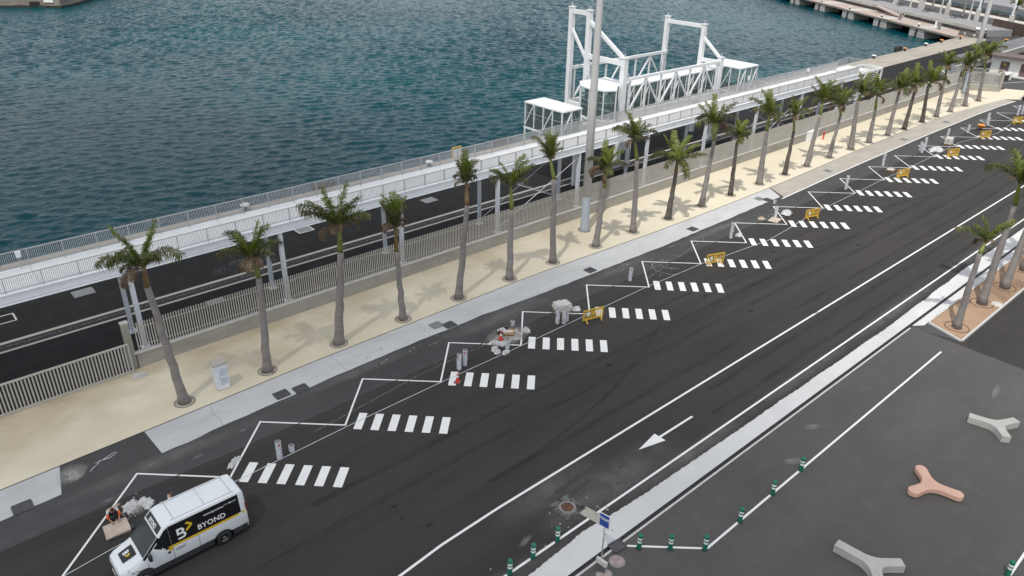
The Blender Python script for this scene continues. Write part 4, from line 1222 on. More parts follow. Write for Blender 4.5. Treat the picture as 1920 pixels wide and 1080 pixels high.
# ---------------- green bollards
def bollard(x, y, lab):
    t = thing('bollard', lab, 'bollard', (x, y, 0), 0, 'green bollards on the painted lines')
    for (z0, z1), m, nm in (((0.0, 0.42), M_GREENB, 'post'), ((0.42, 0.53), M_BAND, 'reflective_band'), ((0.53, 0.61), M_GREENB, 'post'), ((0.61, 0.72), M_BAND, 'reflective_band'), ((0.72, 0.80), M_GREENB, 'post')):
        rr = 0.112 if nm == 'post' else 0.114
        MB().lathe((0, 0, 0), [(rr, z0), (rr, z1)], 16).build(nm, m, t)
    MB().lathe((0, 0, 0), [(0.112, 0.80), (0.125, 0.81), (0.125, 0.86), (0.10, 0.895), (0.03, 0.90), (0.03, 0.88), (0.0, 0.88)], 16).build('cap', M_GREENB, t)
    MB().lathe((0, 0, 0), [(0.14, 0.0), (0.14, 0.02), (0.10, 0.03)], 16).build('foot', M_DARK, t)
for x, y, lab in ((16.7, 18.2, 'green bollard on the road edge line, nearest the bottom of the picture'), (18.15, 18.2, 'green bollard on the road edge line, middle of three'), (19.75, 18.2, 'green bollard on the road edge line, nearest the rusty manhole'),
                  (22.4, 15.35, 'green bollard nearest the taxi sign on the plaza'), (23.5, 14.35, 'green bollard midway on the short slanting plaza line'), (24.75, 13.25, 'green bollard at the bend of the plaza line'),
                  (27.6, 13.2, 'green bollard on the long plaza line, first after the bend'), (30.6, 13.2, 'green bollard on the long plaza line, second after the bend'), (33.45, 13.2, 'green bollard on the long plaza line, third after the bend'),
                  (34.2, 3.15, 'green bollard in the bottom right corner')):
    bollard(x, y, lab)

# ---------------- Y-shaped benches
def ybench(pts_arms, width, z0, z1, name, lab, mat, rounded=False, cat='bench'):
    """three arms from a hub; outline as one extruded bevelled slab"""
    bm = bmesh.new()
    hub = Vector((sum(p[0] for p in pts_arms) / 3, sum(p[1] for p in pts_arms) / 3))
    arms = [Vector(p) - hub for p in pts_arms]
    arms.sort(key=lambda a: math.atan2(a.y, a.x))
    out = []
    for i, a in enumerate(arms):
        d = a.normalized(); s = Vector((-d.y, d.x))
        if rounded:
            w = width * 1.05
            for t in np.linspace(-1.45, 1.45, 9):
                out.append(a - d * w + d * (w * math.cos(t)) + s * (w * math.sin(t)))
        else:
            out.append(a - s * width * 0.9); out.append(a + s * width * 0.9)
        b = arms[(i + 1) % 3].normalized()
        bis = (d + b)
        bis = bis.normalized() if bis.length > 0.05 else s
        # concave fillet between the arms
        ca = math.acos(max(-1, min(1, d.dot(b))))
        rr = width / math.sin(ca / 2) * (0.95 if ca > 1.6 else 1.0)
        p0 = d * (rr * 1.9) + s * width * 0.92
        p2 = b * (rr * 1.9) + Vector((b.y, -b.x)) * width * 0.92
        p1 = bis * rr
        for u in np.linspace(0, 1, 7):
            out.append(p0 * (1 - u) ** 2 + p1 * 2 * u * (1 - u) * 1.05 + p2 * u * u)
    vs = [bm.verts.new((p.x, p.y, z0)) for p in out]
    f = bm.faces.new(vs)
    ext = bmesh.ops.extrude_face_region(bm, geom=[f])
    for v in ext['geom']:
        if isinstance(v, bmesh.types.BMVert): v.co.z = z1
    bmesh.ops.recalc_face_normals(bm, faces=bm.faces)
    edges = [e for e in bm.edges if abs(e.verts[0].co.z - z1) < 1e-5 and abs(e.verts[1].co.z - z1) < 1e-5]
    bmesh.ops.bevel(bm, geom=edges, offset=0.05 if rounded else 0.02, segments=3, affect='EDGES', profile=0.5)
    me = bpy.data.meshes.new('seat'); bm.to_mesh(me); bm.free()
    me.materials.append(mat)
    t = thing(name, lab, cat, (hub.x, hub.y, 0))
    link('seat', me, t)
    pl_ = MB()
    for a in arms:
        q = a * 0.6
        pl_.cyl((q.x, q.y, 0.0), (q.x, q.y, z0 + 0.01), width * 0.55, n=12)
    pl_.cyl((0, 0, 0), (0, 0, z0 + 0.01), width * 0.7, n=14)
    pl_.build('plinth', M_DARK if rounded else mat, t)
ybench([(29.55, 9.2), (28.75, 6.7), (30.75, 6.55)], 0.27, 0.03, 0.46, 'bench', 'grey concrete Y-shaped bench at the bottom edge of the plaza', M_BENCH)
ybench([(45.3, 9.0), (44.75, 6.75), (47.0, 6.95)], 0.27, 0.03, 0.46, 'bench', 'grey concrete Y-shaped bench nearest the planter', M_BENCH)
ybench([(38.45, 9.05), (35.95, 8.45), (37.75, 6.45)], 0.29, 0.10, 0.38, 'bench', 'salmon pink rounded three-armed bench on the plaza', M_SALMON, True)

# ---------------- taxi sign
t = thing('taxi_sign', 'blue taxi sign on a slim post beside the slot channel', 'sign', (20.4, 15.95, 0))
AZ_S = math.atan2(-RB.y, -RB.x)
MB().cyl((0, 0, 0.05), (0, 0, 2.95), 0.035, n=10).build('post', M_RAIL, t)
MB().box((-0.10, -0.12, 0.17), (0.15, 0.58, 0.27), math.radians(4)).build('concrete_foot', M_KERB, t)
MB().box((-0.25, -0.22, 0.02), (0.55, 0.45, 0.03), math.radians(30)).build('base_plate', M_DARKGREY, t)
ps = link('panel', MB().box((0, 0, 0), (0.54, 0.03, 0.74)).mesh('panel', M_BAND), t, (-0.03, 0.02, 2.6), math.radians(-80))
link('blue_face', MB().box((0, 0, 0), (0.49, 0.012, 0.69)).mesh('blue_face', M_BLUE), ps, (0, -0.018, 0))
tm = text_mesh('TAXI', 0.215, 1.0, 0.007)
for v in tm.vertices: v.co = Vector((v.co.x, 0, v.co.y))
tm.materials.append(M_BAND)
xs_ = [v.co.x for v in tm.vertices]
o = link('lettering', tm, ps, (-(max(xs_) + min(xs_)) / 2, -0.0275, 0.03))

# ---------------- covers and grates
def cover(x, y, sx, sy, rz, lab, m, name='drain_grate', bars=True, z=0.010):
    t = thing(name, lab, 'drain cover', (x, y, z), rz)
    q = MB()
    for dx, dy, a, b in ((0, sy / 2, sx, .07), (0, -sy / 2, sx, .07), (sx / 2, 0, .07, sy - .07), (-sx / 2, 0, .07, sy - .07)):
        q.box((dx, dy, 0.012), (a, b, 0.024))
    q.build('frame', m, t)
    MB().box((0, 0, 0.004), (sx - 0.07, sy - 0.07, 0.008)).build('plate', m, t)
    if bars:
        b_ = MB().box((0, 0, 0), (0.05, sy - 0.14, 0.014)).mesh('grate_bar', m)
        n = int(sx / 0.13)
        for i in range(n):
            link('grate_bar', b_, t, (-sx / 2 + 0.1 + (sx - 0.2) * i / max(1, n - 1), 0, 0.013))
for x, y, lab, m in ((1.0, 37.1, 'dark drain grate on the concrete strip left of the van', M_GRATE), (15.2, 37.75, 'dark drain grate, left of the pair near the white cabinet', M_GRATE), (16.4, 37.55, 'dark drain grate, right of the pair near the white cabinet', M_GRATE),
                     (27.55, 38.5, 'pale dusty cover of the pair below the fourth palm', M_GRATEL), (28.3, 37.95, 'dark grate of the pair below the fourth palm', M_GRATE), (42.8, 37.7, 'lone dark grate on the strip below the seventh palm', M_GRATE),
                     (56.8, 37.65, 'lone dark grate on the strip below the tenth palm', M_GRATE), (69.0, 38.2, 'upper grey cover near the end of the pale strip', M_GRATEL), (69.4, 37.5, 'lower grey cover near the end of the pale strip', M_GRATE),
                     (83.5, 38.3, 'grey cover at the edge of the beige strip, nearest', M_GRATEL), (104.0, 38.5, 'grey cover at the edge of the beige strip, middle', M_GRATEL), (118.0, 38.6, 'grey cover at the edge of the beige strip, farthest', M_GRATEL)):
    cover(x, y, 0.85, 0.75, 0.0, lab, m)
cover(9.3, 45.35, 0.8, 0.55, 0, 'pale steel cover on the pavement by the gate post', M_KERB, 'access_cover', False, 0.036)
cover(21.7, 16.1, 0.72, 0.55, -0.1, 'small dark grey plate across the slot by the taxi sign', M_GRATE, 'access_cover', False, 0.045)
t = thing('manhole', 'rusty round manhole in a dark square patch on the road', 'manhole', (21.75, 19.5, 0.0), math.radians(0))
k = NT('manhole_patch'); nn = k.noise(k.pos(), 2.5, 6, 0.7); k.col(k.mix(k.ramp(nn, 0.4, 0.6), (0.018, 0.018, 0.02), (0.16, 0.155, 0.145))); k.set(Roughness=0.9)
MB().box((0, 0, 0.004), (1.35, 1.35, 0.012)).build('patch', k.m, t)
MB().lathe((0, 0, 0.012), [(0.0, 0.010), (0.30, 0.012), (0.33, 0.008), (0.36, 0.004)], 24).build('lid', M_RUSTLID, t)
MB().lathe((0, 0, 0.010), [(0.33, 0.0), (0.33, 0.016), (0.42, 0.014), (0.44, 0.0)], 24).build('collar', M_GRATEL, t)
MB().box((0.55, -1.2, 0.004), (0.62, 1.15, 0.010), math.radians(10)).build('concrete_patch', M_STRIPFAR, t)
for x, y, lab in ((21.0, 15.5, 'pale round cover beside the taxi sign'), (19.95, 15.35, 'reddish round cover at the bottom edge below the taxi sign')):
    t = thing('round_cover', lab, 'cover', (x, y, 0.0))
    MB().lathe((0, 0, 0), [(0.0, 0.018), (0.30, 0.018), (0.32, 0.012)], 24).build('lid', simple('round_lid_paint', (0.33, 0.26, 0.245), 0.85, 0, 0.25, 4), t)
    MB().lathe((0, 0, 0), [(0.32, 0.014), (0.37, 0.014), (0.39, 0.0)], 24).build('rim', M_GRATEL, t)
for i, (x, y) in enumerate(((62.6, 13.1),)):
    t = thing('round_cover', 'sandy round lid on the planter soil between the first palms', 'cover', (x + .4, y + .2, 0.05))
    MB().lathe((0, 0, 0), [(0.0, 0.05), (0.42, 0.05), (0.46, 0.0)], 20).build('lid', M_PATH, t)

# ---------------- white cabinet, wall box, hydrant
t = thing('electric_cabinet', 'tall white electric cabinet standing on the beige pavement between two palms', 'cabinet', (12.75, 40.75, 0.035), math.radians(-4))
MB().box((0, 0, 0.94), (0.78, 0.62, 1.72)).build('case', simple('cabinet_paint', (0.68, 0.71, 0.74), 0.6, 0, 0.05, 2, dirt=(0.5, 0.5, 0.5), dirt_amt=0.25), t)
MB().box((0, 0, 0.05), (0.74, 0.58, 0.1)).build('plinth', M_KERB, t)
MB().box((0, 0, 1.84), (0.88, 0.72, 0.09)).build('roof', M_STRIPFAR, t)
for z in (0.62, 1.28):
    for w_, m_, dz in ((0.46, M_STRIP, 0.0),):
        MB().box((0.12, -0.318, z), (w_, 0.016, 0.50)).build('door_panel', simple('cabinet_panel', (0.50, 0.56, 0.62), 0.5), t)
MB().box((-0.16, -0.32, 0.95), (0.03, 0.03, 0.14)).build('handle', M_RAIL, t)
t = thing('wall_box', 'white utility box against the concrete wall by the fifteenth palm', 'box', (93.6, 46.0, 0.035))
MB().box((0, 0, 0.62), (2.0, 0.5, 1.2)).build('case', M_WHITE, t)
for dx in (-0.5, 0.5): MB().box((dx, -0.26, 0.62), (0.9, 0.02, 1.05)).build('door_panel', M_WHITE, t)
MB().box((0, 0, 1.25), (2.1, 0.58, 0.07)).build('roof', M_WHITE, t)
t = thing('fire_hydrant', 'small red hydrant on the pavement right of the white wall box', 'hydrant', (95.4, 45.3, 0.035))
MB().lathe((0, 0, 0), [(0.17, 0), (0.17, 0.05), (0.10, 0.06), (0.10, 0.75), (0.13, 0.76), (0.12, 0.92), (0.05, 1.0), (0.0, 1.0)], 14).build('barrel', M_CONE, t)
for s in (-1, 1): MB().cyl((0.09 * s, 0, 0.6), (0.2 * s, 0, 0.6), 0.055, n=10).build('nozzle', M_CONE, t)

# ---------------- paint cans in stacks
can_b = MB(); can_b.lathe((0, 0, 0), [(0.0, 0.005), (0.150, 0.005), (0.150, 0.02), (0.155, 0.03), (0.155, 0.13), (0.158, 0.14), (0.155, 0.15), (0.155, 0.36), (0.160, 0.37), (0.160, 0.39), (0.142, 0.39)], 16)
can_b = can_b.mesh('body', M_CANW)
can_l = MB().lathe((0, 0, 0), [(0.142, 0.39), (0.138, 0.33), (0.0, 0.33)], 16).mesh('lid', M_CANIN)
def can_patch(a0, a1, z0, z1):
    q = MB(); n = 4; vs = []
    for i in range(n + 1):
        a = a0 + (a1 - a0) * i / n
        vs += [(0.1565 * math.cos(a), 0.1565 * math.sin(a), z0), (0.1565 * math.cos(a), 0.1565 * math.sin(a), z1)]
    q.add(vs, [(2 * i, 2 * i + 2, 2 * i + 3, 2 * i + 1) for i in range(n)])
    return q.mesh('red_label', M_RED)
can_r = can_patch(-0.35, 0.35, 0.17, 0.31)
hd = MB(); hp = [(0.162 * math.cos(a), 0.162 * math.sin(a) , 0.30 - 0.11 * math.sin((a) ) ) for a in np.linspace(0, math.pi, 9)]
hd.tube(hp, [0.007] * 9, 4); can_h = hd.mesh('handle', M_RAIL)
rcan = random.Random(90)
def can(x, y, z, lab, group, lean=0.0):
    t = thing('paint_can', lab, 'paint can', (x, y, z), 0, group)
    a = rcan.uniform(0, 6.28)
    t.rotation_euler = (lean, 0, a)
    link('body', can_b, t); link('lid', can_l, t); link('handle', can_h, t)
    if rcan.random() < 0.45:
        o = link('red_label', can_r, t); o.rotation_euler = (0, 0, math.atan2(-28, -18) - a + rcan.uniform(-0.7, 0.7))
    return t
def stack(x, y, n, where):
    lev = {1: [''], 2: ['lower', 'upper'], 3: ['bottom', 'middle', 'top'], 4: ['bottom', 'second lowest', 'second highest', 'top']}[n]
    for i in range(n):
        lab = ('white paint can, %s of the stack %s' % (lev[i], where)) if n > 1 else 'single white paint can ' + where
        can(x + rcan.uniform(-.015, .015), y + rcan.uniform(-.015, .015), 0.004 + i * 0.388, ' '.join(lab.split()[:16]), 'paint cans stacked in the bays')
stack(12.4, 32.3, 3, 'behind the first zebra crossing')
stack(13.2, 32.45, 1, 'with red mark behind the first zebra crossing')
stack(25.3, 32.95, 3, 'above the traffic cone, on the left')
stack(25.9, 33.1, 3, 'above the traffic cone, on the right')
stack(34.5, 33.15, 3, 'by the sheeted pile, left of three')
stack(34.85, 32.85, 3, 'by the sheeted pile, middle of three')
stack(35.2, 32.95, 3, 'by the sheeted pile, right of three')
stack(29.4, 32.85, 2, 'among bags in the third bay')
stack(31.75, 35.0, 1, 'on the dust behind the wooden pallet')
stack(43.9, 34.3, 3, 'alone in the fifth bay')
stack(57.8, 34.1, 4, 'alone in the seventh bay')
stack(69.0, 36.4, 1, 'at the concrete strip edge near twin grey covers')
stack(65.7, 34.3, 3, 'beside the plywood board in the eighth bay')
stack(79.1, 33.9, 4, 'alone in the tenth bay')
stack(90.5, 35.1, 4, 'beside the flat pallet in the eleventh bay')
stack(99.7, 34.4, 3, 'nearest the white bags in the thirteenth bay')
stack(100.4, 34.9, 3, 'second by the white bags, thirteenth bay')
stack(101.6, 34.9, 4, 'third by the white bags, thirteenth bay')
stack(109.9, 35.3, 3, 'behind the tall sack pile')
stack(114.4, 34.4, 3, 'left of the orange wheelbarrow')
stack(121.1, 34.2, 3, 'near the far end, left of a pair')
stack(122.0, 34.6, 4, 'near the far end, right of a pair')
stack(131.0, 33.5, 4, 'at the right edge, left of a pair')
stack(132.3, 33.3, 4, 'at the right edge, right of a pair')

# ---------------- pallets, sacks, bags, boards
def pallet(x, y, rz, lab):
    t = thing('pallet', lab, 'pallet', (x, y, 0.004), rz, 'wooden pallets in the bays')
    pk_ = MB().box((0, 0, 0), (1.2, 0.10, 0.022)).mesh('plank', M_WOOD)
    for i in range(7): link('plank', pk_, t, (0, -0.36 + i * 0.12, 0.133))
    bl_ = MB().box((0, 0, 0), (0.1, 0.8, 0.09)).mesh('bearer', M_WOOD)
    for i in range(3): link('bearer', bl_, t, (-0.5 + i * 0.5, 0, 0.075))
    b2 = MB().box((0, 0, 0), (1.2, 0.1, 0.022)).mesh('bottom_plank', M_WOOD)
    for i in range(3): link('bottom_plank', b2, t, (0, -0.35 + i * 0.35, 0.015))
    return t
def lump(seed, sx, sy, sz, pinch=0.5, nu=16, nv=9, rough=0.12, smooth=True):
    """closed crumpled bag: superellipsoid with noise, flat underside"""
    r = random.Random(seed)
    ph = [r.uniform(0, 6.28) for _ in range(8)]
    vs = []
    for j in range(nv + 1):
        v = -math.pi / 2 + math.pi * j / nv
        for i in range(nu):
            u = 2 * math.pi * i / nu
            cu, su, cv, sv = math.cos(u), math.sin(u), math.cos(v), math.sin(v)
            p = lambda a: math.copysign(abs(a) ** pinch, a)
            k = 1 + rough * (math.sin(3 * u + ph[0]) * math.cos(2 * v + ph[1]) + 0.6 * math.sin(7 * u + ph[2] + 3 * v) + (0.5 if smooth else 1.3) * r.uniform(-1, 1))
            z = sz * (p(sv) * k + 1) / 2
            vs.append((sx / 2 * p(cu) * p(cv) * k, sy / 2 * p(su) * p(cv) * k, max(0.0, z)))
    fs = [(j * nu + i, j * nu + (i + 1) % nu, (j + 1) * nu + (i + 1) % nu, (j + 1) * nu + i) for j in range(nv) for i in range(nu)]
    return MB().add(vs, fs, 0, smooth)
sackm = [lump(s, 0.62, 0.42, 0.15, 0.45, 18, 8, 0.05).mesh('cement_sack', M_SACK) for s in (1, 2, 3)]
def sacks(x, y, z, rz, layers, where):
    ca, sa = math.cos(rz), math.sin(rz)
    r = random.Random(int(x * 7))
    names = ['bottom', 'second', 'third', 'fourth', 'fifth', 'sixth']
    for l in range(layers):
        for i, (dx, dy, nm) in enumerate(((-.31, -.2, 'near left'), (.31, -.2, 'near right'), (-.31, .22, 'far left'), (.31, .22, 'far right'))):
            o = link('cement_sack', sackm[r.randrange(3)], None, (x + dx * ca - dy * sa, y + dx * sa + dy * ca, z + l * 0.125), rz + r.uniform(-.08, .08))
            lay = 'top' if l == layers - 1 else names[l]
            tag(o, ' '.join(('cement sack, %s of the %s layer, %s' % (nm, lay, where)).split()[:16]), 'sack', 'cement sacks piled on pallets')
def heap(seed, sx, sy, h, square=0.0):
    """crumpled sheet or slack bag: folded height field with a torn outline and a flat underside"""
    r = random.Random(seed * 13 + 1)
    na, nr = 26, 8
    fold = [(r.uniform(0, 6.28), r.uniform(2.0, 7.0), r.uniform(0, 6.28), r.uniform(0.3, 1.0)) for _ in range(6)]
    out = []
    for i in range(na):
        a = 2 * math.pi * i / na
        sq = 1 / max(abs(math.cos(a)), abs(math.sin(a))) if square else 1.0
        out.append((1 + square * (sq - 1)) * (1 + (0.2 * math.sin(2 * a + fold[0][0]) + r.uniform(-0.30, 0.22)) * (1 if not square else 0.3)))
    vs = []
    for j in range(nr + 1):
        t = j / nr
        for i in range(na):
            a = 2 * math.pi * i / na
            rr = out[i] * t
            x, y = rr * math.cos(a), rr * math.sin(a)
            f = sum(w * abs(math.sin(k * (x * math.cos(d) + y * math.sin(d)) + p)) for d, k, p, w in fold) / sum(w for *_, w in fold)
            env = (1 - t ** (1.8 + 8 * square)) ** (0.9 - 0.5 * square) if t < 1 else 0.0
            vs.append((x * sx / 2, y * sy / 2, h * env * (0.25 + 1.1 * f if not square else 0.7 + 0.5 * f) + (0.012 if t < 1 else 0.0) + r.uniform(-.04, .04) * h * env))
    fs = []
    for j in range(nr):
        for i in range(na):
            i2 = (i + 1) % na
            fs.append((j * na + i, (j + 1) * na + i, (j + 1) * na + i2)); fs.append((j * na + i, (j + 1) * na + i2, j * na + i2))
    fs = [f for f in fs if not (f[0] < na and f[1] < na)]
    vs = [v if i >= na else vs[0] for i, v in enumerate(vs)]
    mb = MB().add(vs, fs, 0, False)
    mb.add([(v[0], v[1], 0.0) for v in vs[-na:]], [tuple(reversed(range(na)))], 0, False)
    return mb
def bag(seed, x, y, z, s, rz, lab, m=None, name='plastic_bag', pinch=0.75, rough=0.22):
    sq = 0.8 if 'over the sack pile' in lab else 0.0
    o = heap(seed, s[0] * (1.25 if not sq else 1.0), s[1] * (1.2 if not sq else 1.0), s[2] * (0.62 if not sq else 1.0), sq).build(name, m or M_PLASTIC, None, (x, y, z), rz)
    tag(o, lab, 'bag' if name.endswith('bag') else 'sheet')
    return o
bag(1, 10.4, 33.6, 0.004, (0.85, 0.40, 0.28), 0.5, 'crumpled white bag on the painted line above the van')
bag(2, 29.2, 34.0, 0.004, (0.7, 0.5, 0.35), 0.3, 'white bag left of the small cone in the third bay')
bag(3, 28.7, 33.4, 0.004, (0.5, 0.45, 0.25), 0.9, 'small white bag on the zigzag line, third bay')
bag(4, 29.5, 33.55, 0.004, (0.85, 0.5, 0.3), -0.2, 'creased white bag right of the small cone')
bag(5, 28.6, 32.95, 0.004, (0.5, 0.4, 0.18), 0.4, 'small grey bag at the left of the third bay litter')
bag(16, 29.0, 32.55, 0.004, (0.6, 0.4, 0.3), 0.7, 'white bag at the foot of two paint cans, third bay')
bag(6, 32.0, 33.8, 0.004, (0.45, 0.6, 0.5), 0.4, 'upright grey plastic sheet beside the third bay line', None, 'plastic_sheet')
pallet(30.65, 34.45, math.radians(-38), 'wooden pallet with litter on spilled dust, third bay')
bag(7, 30.5, 34.75, 0.15, (0.55, 0.4, 0.35), 0.2, 'grey bag on the back of the littered pallet')
bag(8, 30.2, 34.55, 0.15, (0.35, 0.3, 0.3), 1.2, 'black bag on the left corner of the littered pallet', M_DARK)
bag(9, 30.95, 34.8, 0.15, (0.35, 0.25, 0.14), 0.6, 'small black bag on the right of the littered pallet', M_DARK)
bag(10, 30.75, 34.4, 0.15, (0.6, 0.35, 0.16), -0.5, 'torn pale paper on the middle of the littered pallet', M_SACK, 'torn_paper')
# sheeted pile
pallet(36.0, 34.2, math.radians(-20), 'pallet under the plastic-sheeted sack pile, fourth bay')
sacks(36.0, 34.2, 0.152, math.radians(-20), 3, 'on the sheeted pile')
bag(11, 36.0, 34.2, 0.44, (1.38, 0.98, 0.36), math.radians(-20), 'crumpled clear plastic sheet over the sack pile in the fourth bay', simple('clear_dusty_sheet', (0.52, 0.51, 0.49), 0.4, 0, 0.15, 3), 'plastic_sheet')
bag(12, 36.95, 33.75, 0.004, (0.7, 0.4, 0.28), -0.5, 'white rag right of the plastic-sheeted pile')
bag(22, 37.3, 33.9, 0.004, (0.4, 0.35, 0.16), 0.5, 'small white scrap farthest right of the sheeted pile')
bag(13, 58.9, 34.0, 0.004, (0.75, 0.5, 0.4), 0.2, 'white bag right of the lone stack, seventh bay')
# eighth bay
pallet(67.3, 34.0, math.radians(12), 'pallet under white sheet in the eighth bay')
bag(14, 67.3, 34.05, 0.15, (1.25, 0.85, 0.36), 0.2, 'white sheet heaped on the pallet in the eighth bay', None, 'plastic_sheet')
o = MB().box((0, 0, 0.02), (1.3, 0.95, 0.04)).build('plywood_board', M_BOARD, None, (65.0, 33.95, 0.006), math.radians(10)); tag(o, 'pale plywood board lying left of the white sheet heap', 'board')
MB().sheet([(63.6, 35.0), (64.5, 35.5), (65.1, 35.35), (64.6, 34.85), (64.9, 34.6), (64.2, 34.5)], 0.010).build('tan_spill', M_TANTHIN, bays)
pallet(89.6, 33.7, math.radians(5), 'flat pallet with a white lid in the eleventh bay')
bag(15, 89.6, 33.75, 0.15, (0.9, 0.55, 0.14), 0.2, 'flattened white bag on the pallet in the eleventh bay')
bag(17, 102.8, 33.7, 0.004, (2.0, 1.1, 0.6), 0.1, 'large heap of white bags in the thirteenth bay')
bag(18, 101.7, 34.1, 0.004, (1.0, 0.6, 0.4), 0.6, 'smaller white bag left of the white heap, thirteenth bay')
pallet(106.3, 33.8, math.radians(8), 'pallet under the tall bare sack pile')
sacks(106.3, 33.8, 0.152, math.radians(8), 6, 'tall bare pile')
# spilled dust round the littered pallet
dust = MB(); rd = random.Random(4)
dust.sheet([(30.6 + (1.9 + rd.uniform(-.4, .4)) * math.cos(a), 34.1 + (1.15 + rd.uniform(-.3, .3)) * math.sin(a)) for a in np.linspace(0, 6.28, 26)[:-1]], 0.016)
dust.build('dust_spill', M_DUSTTHIN, bays)
dust = MB()
dust.sheet([(30.6 + (1.1 + rd.uniform(-.25, .25)) * math.cos(a), 34.1 + (0.75 + rd.uniform(-.2, .2)) * math.sin(a)) for a in np.linspace(0, 6.28, 22)[:-1]], 0.020)
dust.build('dust_spill', M_DUST, bays)
# bent wire and rope
def wire(name, pts, r, lab, m, cat):
    o = MB().tube(pts, [r] * len(pts), 5).build(name, m, None); tag(o, lab, cat); return o
wire('wire_loop', [(29.0 + .25 * math.cos(a), 35.0 + .35 * math.sin(a), 0.03 + .05 * math.sin(2 * a)) for a in np.linspace(0, 4.5, 14)], 0.015, 'bent dark wire left of the littered pallet', M_DARKGREY, 'wire')
wire('cable_loop', [(72.6 + .5 * math.cos(a), 35.7 + .3 * math.sin(a), 0.03) for a in np.linspace(0, 6.0, 16)], 0.02, 'dark cable loop on the asphalt in the ninth bay, left one', M_DARKGREY, 'cable')
wire('cable_loop', [(74.3 + .4 * math.cos(a), 36.1 + .3 * math.sin(a), 0.03) for a in np.linspace(0, 6.0, 16)], 0.02, 'dark cable loop on the asphalt in the ninth bay, right one', M_DARKGREY, 'cable')
wire('rope', [(4.3, 37.75, .02), (4.5, 37.95, .02), (4.75, 38.1, .02), (4.9, 38.25, .03), (5.3, 38.4, .02), (5.75, 38.6, .02), (5.85, 38.45, .02), (5.4, 38.25, .02), (4.95, 38.3, .04), (4.7, 38.25, .02)], 0.022, 'white rope loop on the asphalt by the beige pavement', M_PLASTIC, 'rope')
# loose plywood near van, white sheet, dark damp patch
for i in range(3):
    o = MB().box((0, 0, 0.022), (1.05, 1.0, 0.044)).build('plywood_board', M_BOARD, None, (4.05 + .02 * i, 32.55 - .02 * i, 0.006 + i * 0.046), math.radians(-6 + 2 * i))
    tag(o, 'pale board in the stack before the van nose, %s' % ('bottom', 'middle', 'top')[i], 'board', 'boards stacked by the van')
bag(19, 5.05, 33.75, 0.004, (1.0, 0.55, 0.2), 0.7, 'long white sheet beside the crouching worker', None, 'plastic_sheet')
bag(20, 5.75, 33.5, 0.004, (0.55, 0.8, 0.16), -0.25, 'small white sheet between the worker and the van roof', None, 'plastic_sheet')
MB().sheet([(4.7, 32.8), (5.7, 32.9), (5.9, 33.6), (5.2, 34.2), (4.6, 33.6)], 0.016).build('dust_spill', M_DUSTTHIN, bays)
MB().sheet([(4.3, 34.2), (4.75, 34.1), (4.8, 34.35), (4.4, 34.45)], 0.016).build('tan_spill', M_TANTHIN, bays)
MB().sheet([(5.5, 34.3), (6.6, 34.35), (7.4, 33.6), (7.0, 32.6), (5.9, 33.1)], 0.008).build('damp_patch', M_TAR, road).data.materials[0] = simple('damp_asphalt', (0.017, 0.017, 0.018), 0.6, 0, .2, 1, obj=False)

# barrier tape strung low between barriers
tape = [(1.4, 31.1), (3.2, 31.35), (9.8, 32.1), (17.0, 32.4), (23.4, 32.5), (30.2, 32.5), (36.7, 32.6), (43.9, 32.7), (50.9, 32.5), (53.5, 32.2), (56.9, 31.9), (59.9, 31.6), (64.2, 31.9), (69.3, 32.4), (79.4, 32.6), (86.1, 32.8), (91.6, 32.7), (102.2, 33.0), (108.7, 33.2), (113.5, 32.3), (117.6, 31.7), (121.6, 32.0), (126.0, 32.4)]
tp = MB()
for (xa, ya), (xb2, yb2) in zip(tape[:-1], tape[1:]):
    tp.bar((xa, ya, 0.03), (xb2, yb2, 0.03), 0.035, 0.015)
tag(tp.build('barrier_tape', simple('tape_plastic', (0.60, 0.63, 0.66), 0.4), None), 'thin pale barrier tape trailing along the inner ends of the bays', 'tape')

# ---------------- cones
def cone(x, y, h, lab):
    t = thing('traffic_cone', lab, 'traffic cone', (x, y, 0.01))
    s = h / 0.7
    MB().box((0, 0, 0.025 * s), (0.40 * s, 0.40 * s, 0.05 * s), 0.5).build('base', simple('cone_base', (0.20, 0.10, 0.09), 0.8), t)
    pr_ = lambda z: (0.15 - 0.115 * z / 0.68) * s
    for z0, z1, m, nm in ((0.05, 0.40, M_CONE, 'body'), (0.40, 0.55, M_BAND, 'white_sleeve'), (0.55, 0.70, M_CONE, 'tip')):
        MB().lathe((0, 0, 0), [(pr_(z0), z0 * s), (pr_(z1), z1 * s)] + ([(0.0, z1 * s)] if z1 > .65 else []), 16).build(nm, m, t)
cone(24.3, 31.85, 0.68, 'red and white traffic cone on the third zebra crossing')
cone(29.75, 33.95, 0.70, 'red and white traffic cone among bags in the third bay')

